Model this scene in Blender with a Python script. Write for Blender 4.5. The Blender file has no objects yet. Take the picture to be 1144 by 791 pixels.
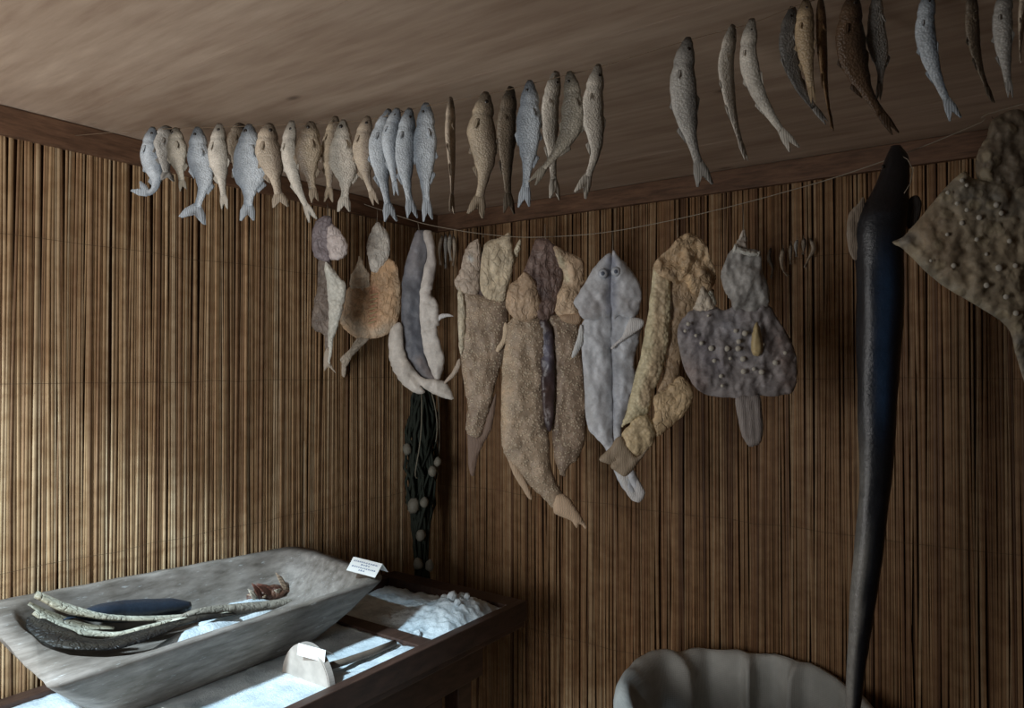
import bpy, bmesh, math, random
from mathutils import Vector, Matrix, noise, geometry
import numpy as np
random.seed(7)
SC = bpy.context.scene
COL = SC.collection
PI = math.pi

# ------------------------------------------------------------------ camera
FPX, W0, H0 = 812.0, 1144, 791
YAW, PITCH = 0.617, 0.0147
CAM = Vector((2.02, -2.30, 1.55))
FW = Vector((-math.sin(YAW)*math.cos(PITCH), math.cos(YAW)*math.cos(PITCH), math.sin(PITCH)))
RT = Vector((math.cos(YAW), math.sin(YAW), 0))
UP = RT.cross(FW)
cd = bpy.data.cameras.new('camera'); cam = bpy.data.objects.new('camera', cd); COL.objects.link(cam)
cd.sensor_width = 36; cd.lens = 36*FPX/W0; cd.clip_start = 0.02
cam.matrix_world = Matrix((( RT.x, UP.x, -FW.x, CAM.x), (RT.y, UP.y, -FW.y, CAM.y), (RT.z, UP.z, -FW.z, CAM.z), (0, 0, 0, 1)))
SC.camera = cam

def ray(px, py): return FW + RT*((px-W0/2)/FPX) + UP*((H0/2-py)/FPX)
def at(px, py, d): return CAM + ray(px, py)*d
def onz(px, py, z):
    r = ray(px, py); return CAM + r*((z-CAM.z)/r.z)
def onx(px, py, x):
    r = ray(px, py); return CAM + r*((x-CAM.x)/r.x)
def depth_on(px, py, a, b):            # depth where a pixel's ray meets the upright plane through a and b
    n = Vector((-(b.y-a.y), b.x-a.x, 0)); r = ray(px, py)
    return (a-CAM).dot(n)/r.dot(n)

# ------------------------------------------------------------------ helpers
def lin(c):
    return tuple((v/12.92 if v <= .04045 else ((v+.055)/1.055)**2.4) for v in c)
def hexc(r, g, b): return lin((r/255, g/255, b/255))
def sm(a, b, x):
    t = max(0, min(1, (x-a)/(b-a))); return t*t*(3-2*t)
def mixc(a, b, t): return tuple(a[i]*(1-t)+b[i]*t for i in range(3))

def link(name, me, mat=None, parent=None, smooth=True):
    o = bpy.data.objects.new(name, me); COL.objects.link(o)
    if mat: me.materials.append(mat)
    if smooth:
        for p in me.polygons: p.use_smooth = True
    if parent: o.parent = parent; o.matrix_parent_inverse = parent.matrix_basis.inverted()
    return o
def mesh(name, vs, fs, mat=None, parent=None, cols=None, smooth=True):
    me = bpy.data.meshes.new(name); me.from_pydata([tuple(v) for v in vs], [], fs); me.update()
    if cols is not None:
        a = me.color_attributes.new('Col', 'FLOAT_COLOR', 'POINT')
        flat = []
        for c in cols: flat += [c[0], c[1], c[2], 1]
        a.data.foreach_set('color', flat)
    bm = bmesh.new(); bm.from_mesh(me); bmesh.ops.recalc_face_normals(bm, faces=bm.faces); bm.to_mesh(me); bm.free()
    return link(name, me, mat, parent, smooth)
def thing(name, label, cat, loc, group=None):
    o = bpy.data.objects.new(name, None); COL.objects.link(o); o.location = loc; o.empty_display_size = .03
    o['label'] = label; o['category'] = cat
    if group: o['group'] = group
    return o
def tag(o, label, cat, group=None, kind=None):
    o['label'] = label; o['category'] = cat
    if group: o['group'] = group
    if kind: o['kind'] = kind
    return o
def struct(o): o['kind'] = 'structure'; return o

def box(vs, fs, lo, hi):
    k = len(vs)
    for z in (lo[2], hi[2]):
        for x, y in ((lo[0], lo[1]), (hi[0], lo[1]), (hi[0], hi[1]), (lo[0], hi[1])): vs.append((x, y, z))
    fs += [(k, k+3, k+2, k+1), (k+4, k+5, k+6, k+7)]
    for i in range(4): fs.append((k+i, k+(i+1) % 4, k+4+(i+1) % 4, k+4+i))
def boxobj(name, lo, hi, mat, parent=None, bev=.003, rough=0, sub=0):
    vs, fs = [], []; box(vs, fs, lo, hi)
    me = bpy.data.meshes.new(name); me.from_pydata(vs, [], fs); me.update()
    bm = bmesh.new(); bm.from_mesh(me); bmesh.ops.recalc_face_normals(bm, faces=bm.faces)
    if bev: bmesh.ops.bevel(bm, geom=bm.edges[:], offset=bev, segments=2, affect='EDGES', profile=.6)
    if rough:
        for v in bm.verts:
            n = noise.noise_vector(v.co*9)*rough; v.co += n
    bm.to_mesh(me); bm.free()
    return link(name, me, mat, parent, False)
def tube(name, pts, rad, mat, parent=None, n=6, cols=None, closed=True):
    pts = [Vector(p) for p in pts]; vs, fs, cs = [], [], []
    if not hasattr(rad, '__len__'): rad = [rad]*len(pts)
    ref = None
    for i, p in enumerate(pts):
        t = (pts[min(i+1, len(pts)-1)]-pts[max(i-1, 0)]).normalized()
        if ref is None: ref = t.orthogonal().normalized()
        ref = (ref - t*ref.dot(t)).normalized(); b = t.cross(ref)
        for k in range(n):
            a = 2*PI*k/n; vs.append(p + (ref*math.cos(a)+b*math.sin(a))*rad[i])
            if cols: cs.append(cols[i])
    for i in range(len(pts)-1):
        for k in range(n):
            fs.append((i*n+k, i*n+(k+1) % n, (i+1)*n+(k+1) % n, (i+1)*n+k))
    fs.append(tuple(range(n))[::-1]); fs.append(tuple((len(pts)-1)*n+k for k in range(n)))
    return mesh(name, vs, fs, mat, parent, cs if cols else None)
def catmull(P, n=8, closed=False):
    P = [Vector(p) for p in P]; out = []; m = len(P)
    for i in range(m if closed else m-1):
        if closed: a, b, c, d = P[(i-1) % m], P[i], P[(i+1) % m], P[(i+2) % m]
        else:
            b, c = P[i], P[i+1]; a = P[i-1] if i else b*2-c; d = P[i+2] if i+2 < m else c*2-b
        for k in range(n):
            t = k/n
            out.append(.5*((2*b)+(c-a)*t+(2*a-5*b+4*c-d)*t*t+(3*b-a-3*c+d)*t**3))
    if not closed: out.append(P[-1])
    return out
def lerp_tab(tab, t):
    for (a, va), (b, vb) in zip(tab, tab[1:]):
        if t <= b: return va + (vb-va)*sm(0, 1, (t-a)/(b-a)) if b > a else vb
    return tab[-1][1]

# ------------------------------------------------------------------ materials
class N:
    def __init__(s, name):
        s.m = bpy.data.materials.new(name); s.m.use_nodes = True; s.t = s.m.node_tree
        s.b = s.t.nodes['Principled BSDF']
    def new(s, typ, **kw):
        n = s.t.nodes.new(typ)
        for k, v in kw.items():
            if k[0] == '_': setattr(n, k[1:], v)
            else:
                key = k.replace('__', ' ')
                n.inputs[key].default_value = v
        return n
    def l(s, a, b): s.t.links.new(a, b)
    def coord(s, scale=(1, 1, 1), kind='Object'):
        tc = s.new('ShaderNodeTexCoord'); mp = s.new('ShaderNodeMapping'); mp.inputs['Scale'].default_value = scale
        s.l(tc.outputs[kind], mp.inputs['Vector']); return mp.outputs[0]
    def noise(s, vec, scale, detail=4, rough=.55):
        n = s.new('ShaderNodeTexNoise', Scale=scale, Detail=detail, Roughness=rough); s.l(vec, n.inputs['Vector']); return n.outputs['Fac']
    def ramp(s, fac, stops):
        r = s.new('ShaderNodeValToRGB'); e = r.color_ramp.elements
        while len(e) < len(stops): e.new(.5)
        for el, (p, c) in zip(e, stops): el.position = p; el.color = (*c, 1) if len(c) == 3 else c
        s.l(fac, r.inputs[0]); return r.outputs[0]
    def mix(s, a, b, fac, mode='MIX'):
        n = s.new('ShaderNodeMix', _data_type='RGBA', _blend_type=mode)
        for sock, v in ((n.inputs[6], a), (n.inputs[7], b)):
            if hasattr(v, 'links'): s.l(v, sock)
            else: sock.default_value = (*v, 1)
        if hasattr(fac, 'links'): s.l(fac, n.inputs[0])
        else: n.inputs[0].default_value = fac
        return n.outputs[2]
    def attr(s, name='Col'): return s.new('ShaderNodeAttribute', _attribute_name=name).outputs['Color']
    def math(s, op, a, b):
        n = s.new('ShaderNodeMath', _operation=op)
        for i, v in enumerate((a, b)):
            if hasattr(v, 'links'): s.l(v, n.inputs[i])
            else: n.inputs[i].default_value = v
        return n.outputs[0]
    def bump(s, h, strength=.3, dist=.002):
        n = s.new('ShaderNodeBump', Strength=strength, Distance=dist); s.l(h, n.inputs['Height']); s.l(n.outputs[0], s.b.inputs['Normal'])
    def fin(s, col, rough=.6, spec=.4):
        if hasattr(col, 'links'): s.l(col, s.b.inputs['Base Color'])
        else: s.b.inputs['Base Color'].default_value = (*col, 1)
        s.b.inputs['Roughness'].default_value = rough; s.b.inputs['Specular IOR Level'].default_value = spec
        return s.m
g3 = lambda v: (v, v, v)

def wood(name, dark, light, scale=(3, 3, 3), rough=.6, spec=.3, blotch=.5, grain=1):
    n = N(name); v = n.coord(scale)
    a = n.noise(v, 6, 8, .65); b = n.noise(n.coord((1, 1, 1)), 3.2, 3)
    c = n.ramp(a, [(.3, dark), (.7, light)])
    c = n.mix(c, n.ramp(b, [(.3, g3(.55)), (.7, g3(1.15))]), blotch, 'MULTIPLY')
    n.bump(a, .25*grain, .002); return n.fin(c, rough, spec)

def m_reed():
    n = N('dry_reed'); c = n.attr(); v = n.coord((60, 60, 1.2))
    a = n.noise(v, 3, 5, .6)
    c = n.mix(c, n.ramp(a, [(.25, g3(.6)), (.7, g3(1.15))]), .8, 'MULTIPLY')
    b = n.noise(n.coord((8, 8, 9)), 3, 3); c = n.mix(c, n.ramp(b, [(.35, (.62, .5, .4)), (.6, g3(1.05))]), .55, 'MULTIPLY')
    n.bump(a, .3, .001); return n.fin(c, .55, .3)
def m_skin(name, scale_size=0, spots=None, spot_scale=40, rough=.5, spec=.4, mottled=.6, bump=.4, wrinkle=30, crack=0):
    n = N(name); c = n.attr(); v = n.coord()
    oi = n.new('ShaderNodeObjectInfo')
    a = n.noise(v, wrinkle, 6, .65)
    c = n.mix(c, n.ramp(a, [(.28, g3(.45)), (.72, g3(1.3))]), mottled, 'MULTIPLY')
    a2 = n.noise(v, wrinkle*5, 4, .7)
    c = n.mix(c, n.ramp(a2, [(.3, g3(.6)), (.7, g3(1.2))]), mottled*.7, 'MULTIPLY')
    h = n.math('ADD', a, n.math('MULTIPLY', a2, .6))
    if crack:
        # leathery wrinkle network
        wn = n.new('ShaderNodeTexNoise', Scale=18, Detail=3); n.l(n.coord((1, 1, .7)), wn.inputs['Vector'])
        wv = n.mix(n.coord((1, 1, .55)), wn.outputs['Color'], .12)
        ve = n.new('ShaderNodeTexVoronoi', _feature='DISTANCE_TO_EDGE', Scale=crack); n.l(wv, ve.inputs['Vector'])
        e = n.ramp(ve.outputs['Distance'], [(.0, g3(0)), (.16, g3(1))])
        h = n.math('ADD', h, n.math('MULTIPLY', e, .8))
        c = n.mix(c, n.ramp(e, [(0, g3(.8)), (1, g3(1.05))]), .7, 'MULTIPLY')
    if scale_size:
        vo = n.new('ShaderNodeTexVoronoi', Scale=1/scale_size); n.l(v, vo.inputs['Vector'])
        h = n.math('ADD', h, n.math('MULTIPLY', vo.outputs['Distance'], -1.2))
        c = n.mix(c, n.ramp(vo.outputs['Distance'], [(.15, g3(1.14)), (.75, g3(.72))]), .5, 'MULTIPLY')
    if spots:
        vo = n.new('ShaderNodeTexVoronoi', Scale=spot_scale, Randomness=.9); n.l(v, vo.inputs['Vector'])
        f = n.ramp(vo.outputs['Distance'], [(.26, g3(1)), (.44, g3(0))])
        c = n.mix(c, spots, n.math('MULTIPLY', f, .5))
        h = n.math('ADD', h, f)
    n.bump(h, bump, .003); return n.fin(c, rough, spec)
def m_fin():
    n = N('dried_fin'); c = n.attr(); v = n.coord()
    w = n.new('ShaderNodeTexWave', _bands_direction='X', Scale=90, Distortion=3, Detail=2); n.l(v, w.inputs['Vector'])
    c = n.mix(c, n.ramp(w.outputs['Fac'], [(.2, g3(.55)), (.7, g3(1.15))]), .7, 'MULTIPLY')
    n.bump(w.outputs['Fac'], .4, .001); return n.fin(c, .55, .3)
M = {}
M['reed'] = m_reed()
M['ceil'] = None
M['trim'] = wood('trim_wood', hexc(84, 62, 48), hexc(132, 100, 78), (2, 2, 14), .6)
M['table'] = wood('dark_stained_wood', hexc(50, 36, 31), hexc(84, 62, 52), (14, 2, 6), .45, .4)
M['trough'] = None
M['small'] = m_skin('small_fish_skin', .0034, None, rough=.42, spec=.45, mottled=.55, wrinkle=26)
M['flesh'] = m_skin('dried_flesh', 0, None, rough=.48, mottled=.7, wrinkle=24, bump=.75, crack=34)
M['smooth'] = m_skin('smooth_pale_flesh', 0, None, rough=.48, mottled=.5, wrinkle=20, bump=.6)
M['scaly'] = m_skin('scaly_skin', .011, None, rough=.48, mottled=.55, wrinkle=18, bump=.75)
M['pike'] = m_skin('spotted_pike_skin', 0, hexc(244, 230, 202), 118, rough=.45, mottled=.8, wrinkle=22, bump=.7)
M['ray'] = m_skin('tubercled_skin', 0, None, rough=.55, mottled=.85, wrinkle=20, bump=.8)
M['ray2'] = m_skin('rough_ray_skin', 0, hexc(176, 164, 136), 30, rough=.6, mottled=.8, wrinkle=14, bump=.7)
M['gloss'] = m_skin('black_glossy_skin', 0, None, rough=.32, spec=.6, mottled=.6, wrinkle=26, bump=.6)
M['fin'] = m_fin()
def plain(name, c, rough=.6, spec=.3, bump=None):
    n = N(name)
    if bump:
        a = n.noise(n.coord(), bump, 4); col = n.mix(c, n.ramp(a, [(.3, g3(.7)), (.7, g3(1.15))]), .7, 'MULTIPLY'); n.bump(a, .3, .001)
        return n.fin(col, rough, spec)
    return n.fin(c, rough, spec)
M['eye'] = plain('dried_eye', hexc(30, 26, 24), .25, .5)
M['greyeye'] = plain('clouded_pupil', hexc(96, 104, 120), .4, .4)
M['paleeye'] = plain('pale_eye', hexc(190, 196, 205), .35, .5)
M['string'] = plain('grey_string', hexc(150, 140, 125), .8, .1)
M['card'] = plain('white_card', hexc(240, 240, 236), .7, .2)
M['print'] = plain('printed_ink', hexc(70, 95, 140), .7, .1)
M['plate'] = plain('pale_worn_wood', hexc(176, 166, 156), .65, .25, 30)
M['stick'] = plain('grey_stick_wood', hexc(112, 98, 86), .7, .2, 40)
M['net'] = plain('dark_green_net', hexc(44, 50, 44), .8, .2, 60)
M['float'] = plain('grey_net_weight', hexc(120, 118, 108), .6, .3, 40)
M['cord'] = plain('pale_net_cord', hexc(130, 126, 112), .8, .2)
M['bone'] = plain('cream_bone', hexc(206, 186, 140), .45, .4, 30)

def m_ceiling():
    n = N('ceiling_planks'); v = n.coord((1.0, 9, 9)); tc = n.coord()
    a = n.noise(v, 3.0, 7, .62); b = n.noise(n.coord((1.2, 3, 3)), 1.6, 4, .6)
    c = n.ramp(a, [(.3, hexc(178, 155, 136)), (.7, hexc(214, 194, 174))])
    c = n.mix(c, n.ramp(b, [(.3, (.72, .66, .62)), (.7, g3(1.1))]), .7, 'MULTIPLY')
    # plank to plank tone
    sx = n.new('ShaderNodeSeparateXYZ'); n.l(tc, sx.inputs[0])
    fl = n.math('FLOOR', n.math('DIVIDE', n.math('SUBTRACT', sx.outputs['Y'], .06), .38), 0)
    wn = n.new('ShaderNodeTexWhiteNoise', _noise_dimensions='1D'); n.l(fl, wn.inputs['W'])
    c = n.mix(c, n.ramp(wn.outputs['Value'], [(0, g3(.86)), (1, g3(1.06))]), 1, 'MULTIPLY')
    # knots
    vo = n.new('ShaderNodeTexVoronoi', Scale=2.6); mp = n.coord((1, 2.2, 1)); n.l(mp, vo.inputs['Vector'])
    k = n.ramp(vo.outputs['Distance'], [(.02, g3(.35)), (.075, g3(1))])
    c = n.mix(c, k, .8, 'MULTIPLY')
    n.bump(a, .15, .002); return n.fin(c, .6, .25)
M['ceil'] = m_ceiling()
def m_trough():
    n = N('weathered_trough_wood'); a = n.noise(n.coord((9, 2, 9)), 5, 8, .65); b = n.noise(n.coord(), 5, 5, .6)
    c = n.ramp(a, [(.28, hexc(94, 87, 80)), (.72, hexc(158, 150, 143))])
    c = n.mix(c, n.ramp(b, [(.3, (.6, .56, .5)), (.7, g3(1.12))]), .75, 'MULTIPLY')
    s = n.noise(n.coord((30, 6, 30)), 4, 4, .7); c = n.mix(c, hexc(206, 208, 206), n.math('MULTIPLY', n.ramp(s, [(.62, g3(0)), (.72, g3(1))]), .5))
    n.bump(a, .5, .003); return n.fin(c, .6, .3)
M['trough'] = m_trough()
def m_salt():
    n = N('coarse_salt'); a = n.noise(n.coord(), 140, 4, .7); b = n.noise(n.coord(), 14, 4, .6)
    c = n.ramp(b, [(.28, hexc(176, 190, 198)), (.6, hexc(226, 236, 240))])
    n.bump(a, .8, .004); return n.fin(c, .5, .4)
M['salt'] = m_salt()
def m_sack():
    n = N('grey_sackcloth'); v = n.coord()
    w1 = n.new('ShaderNodeTexWave', _bands_direction='X', Scale=70, Distortion=.8); n.l(v, w1.inputs['Vector'])
    w2 = n.new('ShaderNodeTexWave', _bands_direction='Z', Scale=70, Distortion=.8); n.l(v, w2.inputs['Vector'])
    h = n.math('ADD', w1.outputs['Fac'], w2.outputs['Fac']); b = n.noise(v, 7, 5, .6)
    c = n.ramp(b, [(.3, hexc(166, 168, 164)), (.7, hexc(200, 202, 198))])
    c = n.mix(c, n.ramp(h, [(.2, g3(.8)), (1, g3(1.1))]), .4, 'MULTIPLY')
    n.bump(h, .25, .0015); return n.fin(c, .85, .15)
M['sack'] = m_sack()
M['floor'] = wood('floor_boards', hexc(120, 98, 78), hexc(166, 140, 114), (2, 10, 2), .6)
M['backing'] = plain('dark_backing', hexc(84, 62, 46), .8, .1)
M['wire'] = plain('dull_wire', hexc(96, 78, 60), .8, .1)
M['dimstring'] = plain('brownish_thread', hexc(118, 102, 84), .8, .1)
M['paleknob'] = plain('pale_knob', hexc(196, 192, 180), .5, .3)

# ------------------------------------------------------------------ the booth
XR, YF, ZC = 2.75, -2.75, 2.17
struct(boxobj('floor', (-.1, -6.0, -.08), (4.2, .1, 0), M['floor'], bev=0))
def ceiling():
    vs, fs = [], []
    y = .06; random.seed(3)
    YC = -1.95
    while y > YC:
        w = .38; dz = 0
        box(vs, fs, (-.06, y-w+.0006, ZC+dz), (XR+.05, y-.0006, ZC+.03)); y -= w
    box(vs, fs, (-.06, y, ZC+.034), (XR+.05, .06, ZC+.06))
    o = mesh('ceiling', vs, fs, M['ceil'], smooth=False)
    return struct(o)
ceiling()
struct(boxobj('trim_1', (.004, YF, 2.10), (.034, 0, ZC-.002), M['trim'], bev=.003))
struct(boxobj('trim_2', (.034, -.034, 2.10), (XR, -.004, ZC-.002), M['trim'], bev=.003))
def reed_wall(name, horizontal, length, tint, zt=2.12, seed=1):
    random.seed(seed)
    vs, fs, cs = [], [], []
    pal = [hexc(196, 172, 138), hexc(184, 156, 120), hexc(168, 140, 106), hexc(206, 186, 154), hexc(170, 140, 108), hexc(156, 126, 96), hexc(190, 160, 124), hexc(128, 100, 74)]
    wts = [5, 6, 5, 3, 3, 2, 3, 1.2]
    s = 0; n = 6; idx = 0
    while s < length:
        w = random.choice([.003, .004, .005, .005, .006, .007, .008, .010])
        gap = -.0008 if random.random() < (.96 if horizontal else .91) else random.uniform(.0, .004)
        s += gap
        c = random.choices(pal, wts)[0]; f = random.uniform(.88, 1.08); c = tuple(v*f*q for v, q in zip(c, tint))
        off = random.uniform(0, .0025); lean = random.gauss(0, .006); bow = random.gauss(0, .003)
        z0 = random.uniform(-.0, .02); z1 = zt
        split = random.random() < .35; zs = random.uniform(.3, 1.9) if split else 0
        segs = 7
        base = len(vs)
        for i in range(segs+1):
            t = i/segs; z = z0+(z1-z0)*t
            a_ = s+w/2 + lean*(t-.5) + bow*math.sin(t*PI*2+idx)
            for k in range(n):
                an = 2*PI*k/n; u = a_+math.cos(an)*w*.60; d = .012+off+math.sin(an)*w*.24
                vs.append((d, -u, z) if not horizontal else (u, -d, z))
                j = .88+.24*noise.noise((idx*3.1, z*2.0, 0)); 
                cs.append(tuple(min(1, v*j) for v in c))
        for i in range(segs):
            for k in range(n):
                fs.append((base+i*n+k, base+i*n+(k+1) % n, base+(i+1)*n+(k+1) % n, base+(i+1)*n+k))
        s += w; idx += 1
    return struct(mesh(name, vs, fs, M['reed'], cols=cs))
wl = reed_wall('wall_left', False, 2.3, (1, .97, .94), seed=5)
wb = reed_wall('wall_back', True, XR, (.70, .60, .52), seed=9)  # browner reeds; the tint also carries this wall's dimmer light
# boards the reed mats are fixed to
struct(boxobj('wall_left_backing', (-.06, -2.3, 0), (.004, .06, 2.2), M['backing'], bev=0))
struct(boxobj('wall_back_backing', (.0, -.004, 0), (XR+.05, .06, 2.2), M['backing'], bev=0))
struct(boxobj('wall_right', (XR, YF, 0), (XR+.06, 0, 2.2), M['backing'], bev=0))
struct(boxobj('added_front_wall', (1.2, YF-.06, 0), (XR+.06, YF, 2.2), M['backing'], bev=0))  # unseen wall added to keep the hall fill off the right side
def binding(name, pts): return tube(name, pts, .0006, M['wire'], None, 5)
for z in (.55, 1.05, 1.5, 1.86):
    random.seed(int(z*100))
    b = binding('binding_wire', [(.0235+random.uniform(-.001, .001), -.03-2.2*i/24, z+random.uniform(-.004, .004)) for i in range(25)]); b.parent = wl
    b = binding('binding_wire', [(.03+2.6*i/26, -.0235+random.uniform(-.001, .001), z+.01+random.uniform(-.004, .004)) for i in range(27)]); b.parent = wb

# ------------------------------------------------------------------ strings
UA, UB = Vector((0.02, -1.436, 2.118)), Vector((2.75, -.878, 2.118))
up_px = [(165, 145), (246, 142), (330, 139), (410, 134), (470, 120), (543, 106), (600, 92), (669, 75), (769, 45), (840, 26), (900, 3), (980, -18), (1060, -44), (1144, -74)]
US = [at(x, y, depth_on(x, y, UA, UB)) for x, y in up_px]
US = [Vector((.02, UA.y, min(2.15, US[0].z+.02)))] + US + [Vector((2.75, UB.y, US[-1].z))]
USC = catmull(US, 6)
tag(tube('string', USC, .0007, M['dimstring'], n=5),
    'thin upper string under the plank ceiling, threaded through the row of small fish', 'string')
LY = -.44
LA, LB = Vector((.03, LY, 2.13)), Vector((2.75, LY, 2.2))
low_px = [(402, 226), (430, 236), (470, 249), (510, 257), (545, 262), (585, 265), (625, 264), (665, 261), (705, 255), (760, 244), (815, 231), (875, 215), (940, 196), (1020, 168), (1096, 137), (1144, 116)]
LP = [at(x, y, depth_on(x, y, LA, LB)) for x, y in low_px]
LP = [Vector((.012, LY, LP[0].z+.012))] + LP + [Vector((2.75, LY, LP[-1].z+.06))]
tag(tube('string', catmull(LP, 4), .0013, M['string'], n=5),
    'long sagging lower string in front of the back wall, carrying the big split fish', 'string')

# ------------------------------------------------------------------ small round fish
def sheet(name, poly, nrm, th, col, parent, colfn=None):
    """thin fin: polygon of world points, fanned and given thickness"""
    poly = [Vector(p) for p in poly]; m = len(poly); nrm = nrm.normalized()
    c = sum(poly, Vector())/m; vs, fs, cs = [], [], []
    ripple = lambda p: nrm*noise.noise(p*60)*.0022
    for s in (1, -1):
        for p in poly: vs.append(p+nrm*s*th*.4+ripple(p))
        for p in poly: vs.append((p*.55+c*.45)+nrm*s*th+ripple(p*.5+c*.5))
        vs.append(c+nrm*s*th)
    K = 2*m+1
    for s in (0, 1):
        o = s*K
        for i in range(m):
            j = (i+1) % m; q = (o+i, o+j, o+m+j, o+m+i); fs.append(q if s == 0 else q[::-1])
            q = (o+m+i, o+m+j, o+2*m); fs.append(q if s == 0 else q[::-1])
    for i in range(m):
        j = (i+1) % m; fs.append((i, K+i, K+j, j))
    return mesh(name, vs, fs, M['fin'], parent, [col]*len(vs))

PROF = {
 'roach': [(0, .20), (.05, .42), (.13, .66), (.19, .78), (.23, .80), (.38, 1.0), (.52, .95), (.66, .72), (.80, .42), (.92, .30), (1, .30)],
 'deep':  [(0, .16), (.06, .36), (.14, .56), (.22, .70), (.42, .92), (.58, 1.05), (.70, .88), (.82, .48), (.92, .30), (1, .30)],
 'slim':  [(0, .30), (.06, .6), (.14, .85), (.22, .92), (.4, 1.0), (.6, .82), (.75, .60), (.88, .42), (1, .34)],
}
def round_fish(root, ctrl, w_px, d, back, belly, prof='roach', yaw=0.0, dorsal=1, thick=.42, tail=1.0, seed=0, mat=None, fins=True, bodyfrac=.84, tailcol=None, lens=None, tailang=0):
    """dried fish swept along a bent spine; ctrl = picture points of snout..tail tip at depth d"""
    P = catmull([at(x, y, d) for x, y in ctrl], 10)
    L = [0]
    for a, b in zip(P, P[1:]): L.append(L[-1]+(b-a).length)
    tot = L[-1]
    def pos(s):
        s = max(0, min(tot, s))
        for i in range(len(L)-1):
            if s <= L[i+1]: return P[i].lerp(P[i+1], (s-L[i])/max(1e-9, L[i+1]-L[i]))
        return P[-1]
    V = Vector((FW.x, FW.y, 0)).normalized()
    def frame(s):
        T = (pos(s+tot*.03)-pos(s-tot*.03)).normalized()
        S = T.cross(V).normalized(); Vn = S.cross(T).normalized()
        lat = S*math.cos(yaw)+Vn*math.sin(yaw); thk = Vn*math.cos(yaw)-S*math.sin(yaw)
        return T, lat*dorsal, thk
    vis = w_px*d/FPX/2
    hh = vis/math.sqrt(math.cos(yaw)**2+(thick*math.sin(yaw))**2)
    R, K = 26, 16; vs, fs, cs = [], [], []
    pr = PROF[prof]; body = tot*bodyfrac
    for i in range(R+1):
        t = i/R; s = t*body; p = pos(s); T, lat, thk = frame(s)
        h = hh*lerp_tab(pr, t); e = hh*thick*lerp_tab([(0, .35), (.08, .7), (.2, 1.0), (.4, 1.0), (.7, .6), (.9, .28), (1, .16)], t)
        gill = 1-.10*math.exp(-((t-.225)/.016)**2)
        for k in range(K):
            a = 2*PI*k/K; ca, sa = math.cos(a), math.sin(a)
            hc = h*gill*(1.0 if ca > 0 else 1.0)
            wr = 1+.10*noise.noise(Vector((t*6+seed*7.3, ca*1.5, sa*1.5)))+.05*noise.noise(Vector((t*18+seed*3, ca*4, sa*3)))
            # hollow belly and sunken flanks of a dried fish
            fl = e*(1-.22*math.exp(-((ca+.25)/.25)**2)*sm(.25, .4, t)*(1-sm(.7, .85, t)))
            vs.append(p+lat*hc*ca*wr+thk*fl*sa*wr)
            c = mixc(belly, back, sm(-.35, .75, ca+.25*noise.noise(Vector((t*9+seed, ca*3, 2)))))
            c = mixc(c, tuple(v*.42 for v in back), .85*(1-sm(.06, .2, t)))      # darker head
            if .2 < t < .25: c = tuple(v*.75 for v in c)
            cs.append(tuple(min(.85, v*1.15) for v in c))
    for i in range(R):
        for k in range(K): fs.append((i*K+k, i*K+(k+1) % K, (i+1)*K+(k+1) % K, (i+1)*K+k))
    # open mouth at the snout, closed root of the tail
    T0, lat0, thk0 = frame(0); c0 = len(vs)
    vs.append(pos(0)+T0*hh*.25); cs.append(tuple(v*.2 for v in back))
    for k in range(K): fs.append((c0, (k+1) % K, k))
    fs.append(tuple(R*K+k for k in range(K)))
    mesh('body', vs, fs, M[mat or 'small'], root, cs)
    tc = tailcol or mixc(belly, back, .45)
    # tail fin
    T, lat, thk = frame(body); p = pos(body); hp = hh*lerp_tab(pr, 1)
    if tailang:
        q = Matrix.Rotation(tailang, 3, V); T = q @ T; lat = q @ lat; thk = q @ thk
    tl = (tot-body)*1.02; sp = hh*.62*tail
    e0 = p-T*tl*.18
    poly = [e0+lat*hp*.9, p+T*tl*.35+lat*(hp+sp)*.62, p+T*tl*.98+lat*sp*1.0, p+T*tl*1.0+lat*sp*.72, p+T*tl*.72+lat*sp*.34, p+T*tl*.5, p+T*tl*.7-lat*sp*.34, p+T*tl*.93-lat*sp*.78, p+T*tl*.9-lat*sp*1.02, p+T*tl*.33-lat*(hp+sp)*.6, e0-lat*hp*.9]
    sheet('tail_fin', poly, thk, .0011, tc, root)
    if fins:
        def edge_fin(name, t0, t1, side, ht, lean):
            pts = []
            for t in (t0, (t0+t1)/2, t1):
                Tt, la, th = frame(t*body); pts.append(pos(t*body)+la*side*hh*lerp_tab(pr, t)*.86)
            Tt, la, th = frame(t0*body)
            tip = pts[0]+la*side*hh*ht+Tt*hh*lean; tip2 = pts[2]+la*side*hh*ht*.35+Tt*hh*lean*.6
            sheet(name, [pts[0], tip, (tip+tip2)/2, tip2, pts[2], pts[1]], th, .0009, mixc(tc, back, .3), root)
        edge_fin('dorsal_fin', .44, .58, 1, .30, .55)
        edge_fin('pelvic_fin', .46, .52, -1, .28, .7)
        edge_fin('anal_fin', .68, .8, -1, .30, .35)
        # pectoral fin lying on the flank
        Tt, la, th = frame(.27*body); b = pos(.27*body); e = hh*thick*.93
        sgn = -1 if th.dot(V) > 0 else 1
        b = b+th*sgn*e-la*hh*.25
        sheet('pectoral_fin', [b+la*hh*.1, b+Tt*hh*.5+la*hh*.02+th*sgn*.003, b+Tt*hh*.85-la*hh*.2+th*sgn*.005, b+Tt*hh*.4-la*hh*.3+th*sgn*.002, b-la*hh*.12], th, .0008, mixc(belly, tc, .4), root)
    # eyes on both flanks
    te = .10; Tt, la, th = frame(te*body)
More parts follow.
